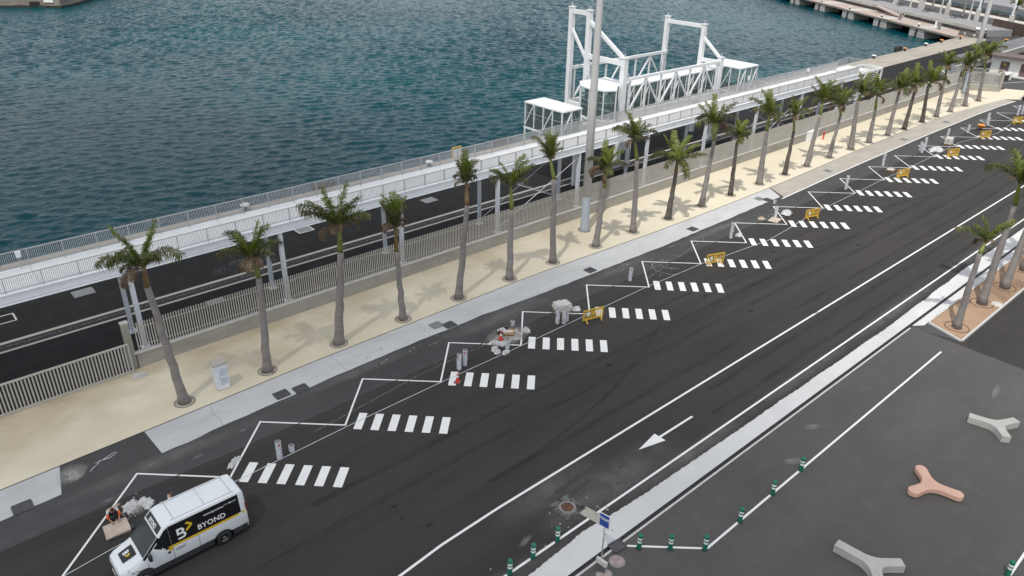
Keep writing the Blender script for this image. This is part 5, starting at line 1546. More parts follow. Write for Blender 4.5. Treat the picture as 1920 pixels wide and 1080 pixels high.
# ---------------- yellow barriers
def barrier(x, y, rz, lab, open_=True):
    t = thing('yellow_barrier', lab, 'barrier', (x, y, 0), rz, 'yellow plastic barriers')
    L, H = 1.75, 1.02
    f_ = MB()
    f_.box((0, 0, H - 0.05), (L, 0.07, 0.10)); f_.box((0, 0, 0.24), (L, 0.07, 0.10))
    for s in (-1, 1): f_.box((s * (L / 2 - 0.05), 0, (H + 0.19) / 2), (0.10, 0.068, H - 0.40))
    f_.build('frame', M_YELLOW, t)
    b_ = MB().box((0, 0, 0), (0.055, 0.045, H - 0.39)).mesh('bar', M_YELLOW)
    for i in range(9):
        link('bar', b_, t, (-L / 2 + 0.24 + i * (L - 0.48) / 8, 0, (H + 0.19) / 2))
    MB().box((0, 0.0, 0.66), (0.36, 0.05, 0.30)).build('logo_plate', M_YELLOW, t)
    MB().box((-0.42, -0.03, 0.66), (0.22, 0.012, 0.26)).build('sticker', M_BAND, t)
    for s in (-1, 1):
        g_ = MB(); g_.bar((s * 0.62, 0, 0.22), (s * 0.62, -0.30, 0.03), 0.07, 0.06); g_.bar((s * 0.62, 0, 0.22), (s * 0.62, 0.30, 0.03), 0.07, 0.06)
        g_.build('foot', M_YELLOW, t)
for i, (x, y, rz, lab) in enumerate(((36.75, 31.75, -14, 'yellow plastic barrier nearest the camera, by the fifth zebra crossing'), (51.9, 31.75, -20, 'second yellow barrier from the left, standing on a zebra stripe'), (68.2, 31.85, -16, 'third yellow barrier from the left, by the white sheet heap'),
                                    (88.0, 31.7, -20, 'fourth yellow barrier from the left, by the flat pallet'), (101.1, 31.3, -24, 'fifth yellow barrier from the left, below the white bags'), (113.4, 31.9, -26, 'sixth yellow barrier from the left, below the wheelbarrow'),
                                    (125.4, 31.8, -26, 'yellow barrier at the right edge of the picture'))):
    barrier(x, y, math.radians(rz), lab)

# ---------------- wheelbarrow
t = thing('wheelbarrow', 'orange wheelbarrow in the fifteenth bay', 'wheelbarrow', (117.6, 33.9, 0), math.radians(20))
MB().add([(-.35, -.3, .35), (.3, -.25, .35), (.3, .25, .35), (-.35, .3, .35), (-.6, -.45, .72), (.6, -.4, .72), (.6, .4, .72), (-.6, .45, .72)],
         [(3, 2, 1, 0), (0, 1, 5, 4), (1, 2, 6, 5), (2, 3, 7, 6), (3, 0, 4, 7), (4, 5, 6, 7)]).build('tray', M_ORANGE, t)
MB().cyl((0.75, -0.06, 0.2), (0.75, 0.06, 0.2), 0.2, n=16).build('wheel', M_TYRE, t)
for s in (-1, 1):
    MB().tube([(0.75, 0.08 * s, 0.2), (0.2, 0.22 * s, 0.33), (-0.95, 0.3 * s, 0.55)], [0.022] * 3, 6).build('handle', M_DARKGREY, t)
    MB().tube([(-0.2, 0.25 * s, 0.38), (-0.35, 0.25 * s, 0.0)], [0.02] * 2, 6).build('leg', M_DARKGREY, t)

# ---------------- the van
van = thing('delivery_van', 'white panel van with black and yellow wrap parked across the first bay', 'van', (6.05, 29.33, 0), math.pi)
ST = [  # x, bottom z, half width low, belt z, half width top, roof z
    (2.92, 0.36, 0.66, 0.62, 0.62, 0.82), (2.86, 0.28, 0.80, 0.70, 0.74, 0.96), (2.66, 0.26, 0.91, 0.82, 0.83, 1.05), (2.2, 0.26, 0.955, 0.98, 0.87, 1.17), (1.86, 0.26, 0.97, 1.12, 0.90, 1.30),
    (1.08, 0.26, 0.975, 1.22, 0.855, 2.06), (0.80, 0.26, 0.975, 1.22, 0.83, 2.36), (0.60, 0.26, 0.975, 1.22, 0.82, 2.44), (0.2, 0.26, 0.975, 1.22, 0.82, 2.47), (-1.2, 0.26, 0.975, 1.22, 0.82, 2.48), (-2.55, 0.26, 0.975, 1.22, 0.82, 2.46),
    (-2.80, 0.27, 0.955, 1.22, 0.80, 2.42), (-2.88, 0.30, 0.92, 1.22, 0.76, 2.32)]
prof = []
for (x, zb, w, zl, wt, zt) in ST:
    half = [(0.0, zb), (w - 0.06, zb), (w, zb + 0.10), (w, zl), (wt + 0.01, zt - 0.11), (wt - 0.03, zt - 0.035), (wt - 0.13, zt), (0.0, zt + 0.025)]
    prof.append([(x, y, z) for y, z in half] + [(x, -y, z) for y, z in half[-2:0:-1]])
n = len(prof[0]); mb = MB(); vs = [p for s in prof for p in s]; fs = []
for i in range(len(prof) - 1):
    for j in range(n):
        j2 = (j + 1) % n
        fs.append((i * n + j, i * n + j2, (i + 1) * n + j2, (i + 1) * n + j))
mb.add(vs, fs, 0, True)
mb.add(prof[0], [tuple(range(n))], 0); mb.add(prof[-1], [tuple(reversed(range(n)))], 0)
body = mb.build('body', M_VANW, van)
mdl = body.modifiers.new('edge', 'EDGE_SPLIT'); mdl.split_angle = math.radians(38)
def side_y(x, z):
    xs = [s[0] for s in ST][::-1]
    f = lambda k: float(np.interp(x, xs, [s[k] for s in ST][::-1]))
    w, zl, wt, zt = f(2), f(3), f(4), f(5)
    if z <= zl: return w
    return w + (wt + 0.01 - w) * min(1, (z - zl) / (zt - 0.11 - zl))
def side_patch(poly, name, m, off=0.006, parent=None, both=True, nx=1):
    for s in ((1, -1) if both else (1,)):
        q = MB()
        vs = [(x, s * (side_y(x, z) + off), z) for x, z in poly]
        q.add(vs, [tuple(range(len(vs))) if s > 0 else tuple(reversed(range(len(vs))))])
        q.build(name, m, parent or van)
def side_grid(xa, xb, z0, z1, name, m, off=0.006, nx=8, nz=3, both=True):
    for s in ((1, -1) if both else (1,)):
        q = MB(); vs = []
        for i in range(nx + 1):
            x = xa + (xb - xa) * i / nx
            for j in range(nz + 1):
                z = z0 + (z1 - z0) * j / nz
                vs.append((x, s * (side_y(x, z) + off), z))
        fs = [(i * (nz + 1) + j, (i + 1) * (nz + 1) + j, (i + 1) * (nz + 1) + j + 1, i * (nz + 1) + j + 1) for i in range(nx) for j in range(nz)]
        if s > 0: fs = [f[::-1] for f in fs]
        q.add(vs, fs); q.build(name, m, van)
side_grid(0.62, -2.60, 1.355, 2.345, 'black_wrap', M_VANB)
side_patch([(1.80, 1.22), (0.81, 1.25), (0.63, 1.36), (0.63, 2.325), (0.80, 2.245), (1.07, 1.95)], 'black_wrap', M_VANB)
side_grid(0.62, -2.78, 1.245, 1.355, 'yellow_stripe', M_VANY)
side_patch([(0.80, 1.12), (0.62, 1.12), (0.62, 1.355), (0.80, 1.355)], 'yellow_stripe', M_VANY, 0.008)
side_patch([(1.70, 1.27), (0.72, 1.40), (0.72, 2.02), (0.98, 1.98), (1.08, 1.88)], 'door_window', M_GLASSD, 0.012)
side_grid(2.3, -2.80, 0.27, 0.58, 'lower_cladding', M_VANG, 0.012, 12, 2)
for x in (0.60, 1.72, -0.55):
    side_grid(x, x + 0.018, 0.52, 1.24, 'door_seam', M_VANG, 0.004, 1, 3)
side_patch([(0.86, 1.00), (0.74, 1.00), (0.74, 1.12), (0.86, 1.12)], 'door_handle', M_VANG, 0.02)
# wheel arches and wheels
for x in (1.95, -1.62):
    for s in (1, -1):
        q = MB(); nseg = 14; vs = [(x, s * 0.985, 0.36)]
        for i in range(nseg + 1):
            a = math.pi * i / nseg
            vs.append((x + 0.46 * math.cos(a), s * 0.987, 0.36 + 0.46 * math.sin(a)))
        vs += [(x - 0.46, s * 0.987, 0.26), (x + 0.46, s * 0.987, 0.26)]
        q.add(vs, [tuple(range(1, len(vs))) if s < 0 else tuple(reversed(range(1, len(vs))))]); q.build('wheel_arch', M_VANG, van)
        wh = MB().lathe((0, 0, 0), [(0.19, -0.10), (0.33, -0.11), (0.36, -0.07), (0.36, 0.07), (0.33, 0.11), (0.19, 0.10)], 24)
        w_ = wh.build('wheel', M_TYRE, van, (x, s * 0.93, 0.36)); w_.rotation_euler = (math.pi / 2, 0, 0)
        MB().lathe((0, 0, 0), [(0.20, 0.095), (0.19, 0.06), (0.10, 0.04), (0.08, 0.09), (0.0, 0.10)], 20).build('rim', M_RIM, w_)
        MB().lathe((0, 0, 0), [(0.0, -0.10), (0.08, -0.09), (0.10, -0.04), (0.19, -0.06), (0.20, -0.095)], 20).build('rim', M_RIM, w_)
# windscreen, forehead wrap
def fquad(x0, z0, w0, x1, z1, w1, name, m, off=0.012, nn=6):
    q = MB(); vs = []
    d = Vector((z1 - z0, 0, -(x1 - x0))).normalized() * off
    if d.x < 0: d = -d
    for i in range(nn + 1):
        t = -1 + 2 * i / nn
        for (x, z, w) in ((x0, z0, w0), (x1, z1, w1)):
            vs.append((x + d.x, t * w, z + d.z + 0.022 * (1 - abs(t)) ))
    q.add(vs, [(2 * i, 2 * i + 2, 2 * i + 3, 2 * i + 1) for i in range(nn)]); return q.build(name, m, van)
fquad(1.86, 1.31, 0.84, 1.12, 2.02, 0.77, 'windscreen', M_GLASSD)
fquad(1.06, 2.085, 0.72, 0.82, 2.335, 0.70, 'black_wrap', M_VANB, 0.010)
fquad(1.11, 2.03, 0.73, 1.07, 2.075, 0.72, 'white_strip', M_VANW, 0.014)
fquad(2.58, 1.075, 0.36, 1.98, 1.26, 0.38, 'bonnet_decal', M_VANB, 0.03)
for s in (1, -1):
    MB().bar((1.86, s * 0.93, 1.25), (1.08, s * 0.845, 2.0), 0.05, 0.10).build('windscreen_pillar', M_VANB, van)
    q = MB(); q.box((1.62, s * 1.12, 1.42), (0.14, 0.22, 0.36)); q.bar((1.62, s * 0.95, 1.30), (1.62, s * 1.08, 1.36), 0.05); q.build('mirror', M_VANG, van)
    MB().add([(2.86, s * 0.62, 0.80), (2.60, s * 0.885, 0.84), (2.45, s * 0.885, 1.03), (2.74, s * 0.62, 0.995)], [(0, 1, 2, 3) if s > 0 else (3, 2, 1, 0)]).build('headlight', M_LAMPG, van).location = (0.012, s * 0.012, 0.012)
    MB().box((-2.875, s * 0.86, 1.35), (0.05, 0.12, 0.75)).build('tail_light', M_TAIL, van)
    MB().tube([(1.8, s * 0.25, 1.37), (1.5, s * 0.1 + 0.2, 1.66)], [0.015, 0.01], 4).build('wiper', M_DARK, van)
    MB().box((-1.05, s * 0.66, 2.484), (2.9, 0.010, 0.010)).build('roof_seam', M_RIM, van)
for x in (0.25, -1.15, -2.4):
    MB().box((x, 0, 2.502), (0.010, 1.25, 0.008)).build('roof_seam', M_RIM, van)
q = MB(); q.box((2.87, 0, 0.42), (0.16, 1.50, 0.22)); q.box((2.90, 0, 0.66), (0.06, 1.0, 0.12)); q.build('front_bumper', M_VANG, van)
q = MB(); q.box((-2.90, 0, 0.42), (0.16, 1.86, 0.24)); q.build('rear_bumper', M_VANG, van)
MB().box((-2.86, 0, 1.3), (0.06, 0.02, 1.9)).build('rear_door_seam', M_VANG, van)
MB().box((2.955, 0, 0.52), (0.02, 0.46, 0.11)).build('number_plate', M_BAND, van)
# lettering mapped on the body
def side_text(s, size, x0, z0, m, bold=0.0, spacing=1.0, off=0.012, both=False, shear=0.0):
    tm = text_mesh(s, size, spacing, bold)
    for v in tm.vertices:
        u, w = v.co.x, v.co.y
        x, z = x0 - u, z0 + w
        v.co = Vector((x, side_y(x, z) + off, z))
    tm.materials.append(m)
    return link('lettering', tm, van)
side_text('BYOND', 0.36, -0.58, 1.50, M_BAND, 0.006, 1.06)
side_text('B', 0.78, 0.36, 1.48, M_BAND, 0.012)
side_text('www.byond.es', 0.155, -0.95, 2.04, M_BAND, 0.002)
side_text('f  ig  @byond', 0.10, -1.92, 2.09, M_BAND, 0.002)
side_text('info@byond.es', 0.075, 0.50, 1.07, M_VANB, 0.001)
side_text('928 428 819', 0.085, 0.50, 0.97, M_VANB, 0.002)
side_text('o  v  -', 0.13, -2.25, 1.02, M_RIM, 0.0)
side_text('Mas dias', 0.10, 2.45, 0.80, M_VANB, 0.001)
q = MB()   # yellow chevron of the logo
for pts in ([(-0.10, 2.12), (-0.30, 1.98), (-0.40, 2.04), (-0.20, 2.18)], [(-0.30, 1.98), (-0.10, 1.84), (-0.10, 1.70), (-0.40, 1.92), (-0.40, 2.04)]):
    q.add([(x, side_y(x, z) + 0.012, z) for x, z in pts], [tuple(range(len(pts)))])
q.build('logo_chevron', M_VANY, van)
q = MB()   # the cut through the letter of the logo
q.add([(x, side_y(x, z) + 0.014, z) for x, z in ((0.38, 1.56), (0.12, 1.56), (0.12, 1.70), (0.38, 1.70))], [(0, 1, 2, 3)]); q.build('logo_gap', M_VANB, van)
tm = text_mesh('BYOND', 0.215, 1.02, 0.006)
w0 = max(v.co.x for v in tm.vertices)
for v in tm.vertices:
    u, w = v.co.x, v.co.y
    tt = (w + 0.03) / 0.24 
    yy = u - w0 / 2
    v.co = Vector((1.055 - 0.235 * tt * 0.92 + 0.02, yy, 2.10 + 0.235 * tt * 0.92 + 0.02 + 0.022 * (1 - abs(yy) / 0.72)))
tm.materials.append(M_BAND); link('lettering', tm, van)
tm = text_mesh('B', 0.36, 1.0, 0.01)
for v in tm.vertices:
    u, w = v.co.x, v.co.y
    x = 2.42 - w
    v.co = Vector((x + 0.008, u - 0.18, float(np.interp(x, [1.98, 2.58], [1.26, 1.075])) + 0.065))
tm.materials.append(M_BAND); link('lettering', tm, van)
q = MB().add([(2.40, 0.12, 1.15), (2.28, 0.24, 1.19), (2.16, 0.12, 1.22), (2.22, 0.06, 1.205), (2.28, 0.12, 1.19), (2.34, 0.06, 1.17)], [(0, 1, 2, 3, 4, 5)]); o = q.build('logo_chevron', M_VANY, van); o.location = (0.01, 0, 0.045)

# ---------------- people
def skin(joints, edges, root, sub=2):
    """joints: name -> (x,y,z,r)"""
    me = bpy.data.meshes.new('skin'); names = list(joints)
    me.from_pydata([joints[k][:3] for k in names], [(names.index(a), names.index(b)) for a, b in edges], [])
    ob = bpy.data.objects.new('skin', me); COL.objects.link(ob)
    sm = ob.modifiers.new('s', 'SKIN'); 
    if not me.skin_vertices:
        bm = bmesh.new(); bm.from_mesh(me); bm.verts.layers.skin.verify(); bm.to_mesh(me); bm.free()
    for i, k in enumerate(names):
        sv = me.skin_vertices[0].data[i]; sv.radius = (joints[k][3], joints[k][3]); sv.use_root = (k == root)
    ss = ob.modifiers.new('u', 'SUBSURF'); ss.levels = sub; ss.render_levels = sub
    bpy.context.view_layer.update()
    out = bpy.data.meshes.new_from_object(ob.evaluated_get(bpy.context.evaluated_depsgraph_get()))
    bpy.data.objects.remove(ob)
    out.materials.clear()
    for p in out.polygons: p.use_smooth = True
    return out
def head_parts(t, c, fwd, hair_m):
    """face, nose, ears and hair on a head centred at c looking along fwd"""
    f = Vector(fwd).normalized(); s = Vector((-f.y, f.x, 0)).normalized(); u = s.cross(f) * -1
    u = f.cross(s)
    R3 = Matrix((f, s, u)).transposed()
    def put(name, me, m):
        me.materials.append(m) if not me.materials else None
        o = link(name, me, t, c); o.rotation_euler = R3.to_euler(); return o
    hd_ = MB(); nu, nv = 18, 12; vs = []
    for j in range(nv + 1):
        v = -math.pi / 2 + math.pi * j / nv
        for i in range(nu):
            a = 2 * math.pi * i / nu
            x, y, z = math.cos(v) * math.cos(a), math.cos(v) * math.sin(a), math.sin(v)
            k_ = 1 - 0.16 * max(0, -z) * (1 - 0.5 * max(0, x))
            vs.append((x * 0.098 * k_, y * 0.077 * k_, z * 0.122))
    fsx = [(j * nu + i, j * nu + (i + 1) % nu, (j + 1) * nu + (i + 1) % nu, (j + 1) * nu + i) for j in range(nv) for i in range(nu)]
    put('head', MB().add(vs, fsx, 0, True).mesh('head', M_SKIN), M_SKIN)
    put('hair', MB().add([(x * 1.10 - 0.012, y * 1.12, z * 1.08 + 0.012) for x, y, z in vs],
        [f_ for f_ in fsx if all((vs[i][2] > 0.045 or (vs[i][0] < -0.01 and vs[i][2] > -0.06)) for i in f_)], 0, True).mesh('hair', hair_m), hair_m)
    fc = MB(); fc.add([(0.094, -0.012, 0.02), (0.094, 0.012, 0.02), (0.118, 0.010, -0.022), (0.118, -0.010, -0.022), (0.096, 0, -0.032)], [(0, 1, 2, 3), (3, 2, 4)], 0)
    for s_ in (-1, 1): fc.box((0.0, s_ * 0.080, -0.005), (0.035, 0.016, 0.055))
    put('nose_and_ears', fc.mesh('nose_and_ears', M_SKIN), M_SKIN)
    ey = MB()
    for s_ in (-1, 1): ey.box((0.090, s_ * 0.030, 0.012), (0.012, 0.022, 0.010))
    ey.box((0.094, 0, -0.058), (0.010, 0.040, 0.008), 0, 1)
    put('eyes_and_mouth', ey.mesh('eyes_and_mouth', [M_HAIR, M_RED]), M_HAIR)
def hand(side, wrist, d, curl):
    """palm and five fingers as chains for the skin of the body: returns joints, edges"""
    J, E = {}, []
    w = Vector(wrist); d = Vector(d).normalized()
    a = d.cross(Vector((0, 0, 1))); a = a.normalized() if a.length > 0.1 else Vector((1, 0, 0))
    dn = d.cross(a).normalized()
    p = w + d * 0.085
    J[side + 'palm'] = (*p, 0.030); E.append((side + 'wrist', side + 'palm'))
    for i, (off, L) in enumerate(((-0.033, 0.065), (-0.011, 0.078), (0.011, 0.072), (0.033, 0.055))):
        k1 = p + d * 0.03 + a * off
        k2 = k1 + d * L * 0.5 + dn * curl * 0.4 * L
        k3 = k2 + d * L * 0.4 + dn * curl * L
        for nm, q in (('a', k1), ('b', k2), ('c', k3)): J[side + 'f%d%s' % (i, nm)] = (*q, 0.0095)
        E += [(side + 'palm', side + 'f%da' % i), (side + 'f%da' % i, side + 'f%db' % i), (side + 'f%db' % i, side + 'f%dc' % i)]
    t1 = w + d * 0.04 - a * 0.045; t2 = t1 + d * 0.04 - a * 0.02 + dn * curl * 0.02
    J[side + 't1'] = (*t1, 0.011); J[side + 't2'] = (*t2, 0.010)
    E += [(side + 'wrist', side + 't1'), (side + 't1', side + 't2')]
    return J, E
def person(lab, loc, rz, J, head_c, head_f, torso, shirt_m, leg_m, hands, extra=None):
    t = thing('person', lab, 'person', loc, rz)
    Ed = [('pelvis', 'spine'), ('spine', 'chest'), ('chest', 'neck'), ('neck', 'skull')]
    for s in 'lr':
        Ed += [('chest', s + 'sh'), (s + 'sh', s + 'el'), (s + 'el', s + 'wrist'), ('pelvis', s + 'hip'), (s + 'hip', s + 'kn'), (s + 'kn', s + 'an'), (s + 'an', s + 'toe')]
        hj, he = hand(s, J[s + 'wrist'][:3], Vector(J[s + 'wrist'][:3]) - Vector(J[s + 'el'][:3]), hands)
        J.update(hj); Ed += he
    me = skin(J, Ed, 'pelvis'); me.materials.append(M_SKIN); link('body', me, t)
    up = 1.13
    sj = {k: (*J[k][:3], J[k][3] * up + 0.008) for k in ('pelvis', 'spine', 'chest', 'lsh', 'rsh')}
    for s in 'lr':
        m_ = Vector(J[s + 'sh'][:3]).lerp(Vector(J[s + 'el'][:3]), torso)
        sj[s + 'sl'] = (*m_, 0.062)
    me = skin(sj, [('pelvis', 'spine'), ('spine', 'chest'), ('chest', 'lsh'), ('chest', 'rsh'), ('lsh', 'lsl'), ('rsh', 'rsl')], 'pelvis'); me.materials.append(shirt_m); link('shirt', me, t)
    tj = {k: (*J[k][:3], J[k][3] * 1.1 + 0.010) for k in ('pelvis', 'lhip', 'rhip', 'lkn', 'rkn', 'lan', 'ran')}
    me = skin(tj, [('pelvis', 'lhip'), ('pelvis', 'rhip'), ('lhip', 'lkn'), ('rhip', 'rkn'), ('lkn', 'lan'), ('rkn', 'ran')], 'pelvis'); me.materials.append(leg_m); link('trousers', me, t)
    for s in 'lr':
        a, b = Vector(J[s + 'an'][:3]), Vector(J[s + 'toe'][:3])
        d = b - a; rzf = math.atan2(d.y, d.x)
        q = lump(5, 0.29, 0.11, 0.10, 0.6, 12, 6, 0.0).build('shoe', M_DARK, t, (a.x + math.cos(rzf) * 0.07, a.y + math.sin(rzf) * 0.07, max(0.0, min(a.z, b.z) - 0.06)), rzf)
    head_parts(t, head_c, head_f, M_HAIR)
    return t
# standing behind the van, facing along it
J = {'pelvis': (0, 0, 0.93, 0.13), 'spine': (0.01, 0, 1.12, 0.12), 'chest': (0.02, 0, 1.34, 0.135), 'neck': (0.03, 0, 1.50, 0.055), 'skull': (0.05, 0, 1.58, 0.035)}
for s, q in (('l', 1), ('r', -1)):
    J.update({s + 'sh': (0.01, q * 0.19, 1.40, 0.065), s + 'el': (0.0, q * 0.26, 1.12, 0.043), s + 'wrist': (0.20, q * 0.22, 1.00, 0.030),
              s + 'hip': (0, q * 0.09, 0.88, 0.10), s + 'kn': (0.02, q * 0.10, 0.49, 0.062), s + 'an': (0.0, q * 0.11, 0.09, 0.042), s + 'toe': (0.16, q * 0.12, 0.05, 0.035)})
person('person in a white T-shirt standing behind the van', (6.45, 31.5, 0.004), math.radians(-12), J, (0.055, 0, 1.64), (1, 0, -0.15), 0.55, M_CLOTHW, M_TROUSER, 0.35)
# crouching, bent forward over the sheet
J = {'pelvis': (-0.12, 0, 0.36, 0.13), 'spine': (-0.02, 0, 0.54, 0.12), 'chest': (0.17, 0, 0.70, 0.13), 'neck': (0.31, 0, 0.78, 0.055), 'skull': (0.40, 0, 0.82, 0.035)}
for s, q in (('l', 1), ('r', -1)):
    J.update({s + 'sh': (0.20, q * 0.19, 0.72, 0.062), s + 'el': (0.36, q * 0.27, 0.48, 0.043), s + 'wrist': (0.54, q * 0.17, 0.30, 0.030),
              s + 'hip': (-0.10, q * 0.11, 0.36, 0.10), s + 'kn': (0.27, q * 0.24, 0.46, 0.062), s + 'an': (-0.02, q * 0.18, 0.09, 0.042), s + 'toe': (0.15, q * 0.20, 0.05, 0.035)})
wk = person('crouching worker with dark hair, white top and orange cuffs by the boards', (4.2, 33.42, 0.006), math.radians(-95), J, (0.43, 0, 0.84), (0.8, 0, -0.6), 0.6, M_CLOTHW, M_TROUSER, 0.5)
for s in 'lr':
    a_, b_ = Vector(J[s + 'sh'][:3]).lerp(Vector(J[s + 'el'][:3]), 0.55), Vector(J[s + 'el'][:3]).lerp(Vector(J[s + 'wrist'][:3]), 0.45)
    MB().tube([a_, Vector(J[s + 'el'][:3]), b_], [0.070, 0.066, 0.054], 10).build('orange_cuff', M_HIVIS, wk)

# ---------------- quay furniture
def quay_bollard(x, y, top, lab):
    t = thing('mooring_bollard', lab, 'mooring bollard', (x, y, 0.012), 0, 'mooring bollards on the quay')
    MB().lathe((0, 0, 0), [(0.34, 0.0), (0.34, 0.05), (0.22, 0.07), (0.19, 0.45), (0.24, 0.5)], 18).build('stem', M_DARK, t)
    q = MB().lathe((0, 0, 0), [(0.24, 0.5), (0.42, 0.52), (0.45, 0.60), (0.36, 0.70), (0.0, 0.72)], 18); q.build('head', top, t)
    MB().box((0, 0, 0.01), (0.95, 0.95, 0.03)).build('base_plate', M_APRON, t)
for x, y, m, lab in ((26.5, 68.0, M_WHITE, 'white-topped mooring bollard behind the second palm'), (48.3, 67.9, M_WHITE, 'white-topped mooring bollard left of the yellow frame'), (158.4, 68.4, M_WHITE, 'white-topped mooring bollard past the walkway end'),
                     (172.6, 68.4, M_ORANGE, 'orange-topped mooring bollard by the dark fender'), (182.9, 68.3, M_WHITE, 'white-topped mooring bollard between two orange ones'), (191.0, 68.2, M_ORANGE, 'orange-topped mooring bollard, middle of the far quay'),
                     (200.3, 67.6, M_ORANGE, 'orange-topped mooring bollard at the far quay corner'), (204.6, 59.3, M_ORANGE, 'orange-topped mooring bollard by the grey sheet fence')):
    quay_bollard(x, y, m, lab)
for i, (x, lab) in enumerate(((17.4, 'first'), (32.2, 'second'), (44.0, 'third'))):
    MB().box((x, 67.4, 0.016), (1.1, 0.35, 0.016)).build('white_plate', M_WHITE, apron)
t = thing('quay_ladder_frame', 'yellow tubular ladder frame at the quay edge', 'ladder frame', (52.7, 68.5, 0.012))
for s in (-1, 1): MB().box((s * 0.62, 0, 0.62), (0.13, 0.13, 1.24)).build('post', M_YELLOW, t)
MB().box((0, 0, 1.29), (1.42, 0.14, 0.13)).build('top_bar', M_YELLOW, t)
MB().box((0.0, -0.02, 0.62), (1.1, 0.05, 1.0)).build('panel', M_WHITE, t)
def fender(x, w, lab, top=0.0):
    t = thing('fender', lab, 'fender', (x, 68.85, top - 1.0))
    for i in range(4):
        MB().box((-w / 2 + w / 8 + i * w / 4, 0.1, -0.2), (w / 4 - 0.03, 0.4, 2.4)).build('rubber_block', M_DARK, t)
    MB().box((0, 0.33, -0.1), (w, 0.05, 2.5)).build('face_plate', M_DARKGREY, t)
fender(60.0, 3.0, 'dark rubber fender on the quay edge left of the glazed cabin', 0.8)
fender(170.6, 3.0, 'dark rubber fender on the far quay edge by the orange bollard', 0.9)
fender(35.5, 2.6, 'dark rubber fender on the quay edge behind the third palm', 0.45)
fender(104.8, 2.6, 'dark rubber fender on the quay edge behind the glazed tunnel', 0.5)

# ---------------- far pier
pd = thing('far_pier', 'pink and pale concrete pier on block supports across the water', 'pier', (*pier(0, 0), 0), math.atan2(PD.y, PD.x))
for i in range(11):
    a0 = 1 + i * 16.5
    MB().box((a0 + 5.6, -3.9, -0.22), (11.2, 7.8, 0.5)).build('pink_slab', M_PIERPINK, pd)
    MB().box((a0 + 13.8, -3.9, -0.2), (5.1, 7.8, 0.5)).build('pale_slab', M_PIERCON, pd)
    for zz in range(4):
        MB().box((a0 + 13.8, -2.6 + 0.03 * (zz % 2), -0.76 - zz * 0.62), (6.0, 5.0, 0.59)).build('support_block', M_PIERCON, pd)
    MB().box((a0 + 13.8, 0.08, -1.5), (0.4, 0.3, 2.2)).build('fender_bar', M_DARK, pd)
MB().box((91, 0.08, -0.12), (182, 0.12, 0.36)).build('edge_beam', M_DOCK, pd)
MB().box((91, -7.6, -1.6), (182, 0.3, 2.4)).build('gap_shade_wall', M_STONE, pd)  # dark wall added to stand in for the shade in the pier openings
rb2 = random.Random(6)
for i in range(9):
    a, oo = 9 + i * 16.5, 1.1
    q = pier(a + 7, oo)
    quay_bollard(q[0], q[1], M_WHITE, 'small white-topped bollard on the far pier, %s from the quay' % ORD[i])
for i, (a, oo, m) in enumerate(((13.5, 4.0, M_WHITE), (30, 5.0, M_WHITE))):
    q = pier(a, oo)
    t = thing('lifebuoy_post', 'white lifebuoy post on the far pier, %s from the quay' % ORD[i], 'lifebuoy post', (*q, 0.05))
    MB().box((0, 0, 0.8), (0.5, 0.4, 1.6)).build('case', M_WHITE, t); MB().box((0.3, -0.1, 0.9), (0.12, 0.4, 0.4)).build('buoy', M_CONE, t)
for i, a in enumerate((11.0, 27.5)):
    q = pier(a, 3.2)
    t = thing('service_pillar', 'grey service pillar on the far pier, %s from the quay' % ORD[i], 'pillar', (*q, 0.05))
    MB().box((0, 0, 0.9), (0.6, 0.6, 1.8)).build('case', M_GRATEL, t); MB().box((0, 0, 1.83), (0.7, 0.7, 0.08)).build('cap', M_RAIL, t)
# dark stone sea wall with pale stone parapet, built of blocks
wall = thing('sea_wall', 'dark stone sea wall with pale block parapet behind the far pier', 'wall', (*pier(0, 7.95), 0), math.atan2(PD.y, PD.x))
MB().box((82, 0.18, 0.35), (164, 0.3, 0.8)).build('wall_core', M_STONE, wall)
sb1 = MB().box((0, 0, 0), (1.1, 0.35, 0.42)).mesh('stone', M_STONE); sb2 = MB().box((0, 0, 0), (1.6, 0.3, 0.26)).mesh('parapet_stone', M_PIERCON)
for i in range(70):
    for l in range(2):
        link('stone', sb1, wall, (0.6 + i * 1.15 + 0.5 * l, 0.22 + rb2.uniform(-.05, .05), 0.2 + l * 0.44))
for i in range(50):
    for l in range(3):
        link('parapet_stone', sb2, wall, (0.9 + i * 1.64 + 0.7 * (l % 2), 0.16 + rb2.uniform(-.02, .02), 0.98 + l * 0.275))
# gangway from promenade down to the pier
t = thing('gangway', 'pale railed ramp leading down to the far pier', 'gangway', (*pier(31, 6.0), 0.0), math.atan2(PD.y, PD.x))
MB().bar((0, 0, 0.35), (12, 0, 1.6), 1.6, 0.25).build('ramp', M_PIERPINK, t)
for s in (-1, 1):
    MB().bar((0, s * 0.8, 1.4), (12, s * 0.8, 2.65), 0.08, 0.08).build('handrail', M_RAIL, t)
    for i in range(10): MB().box((0.3 + i * 1.25, s * 0.8, 0.95 + i * 0.13), (0.1, 0.06, 1.05)).build('post', M_STEEL, t)
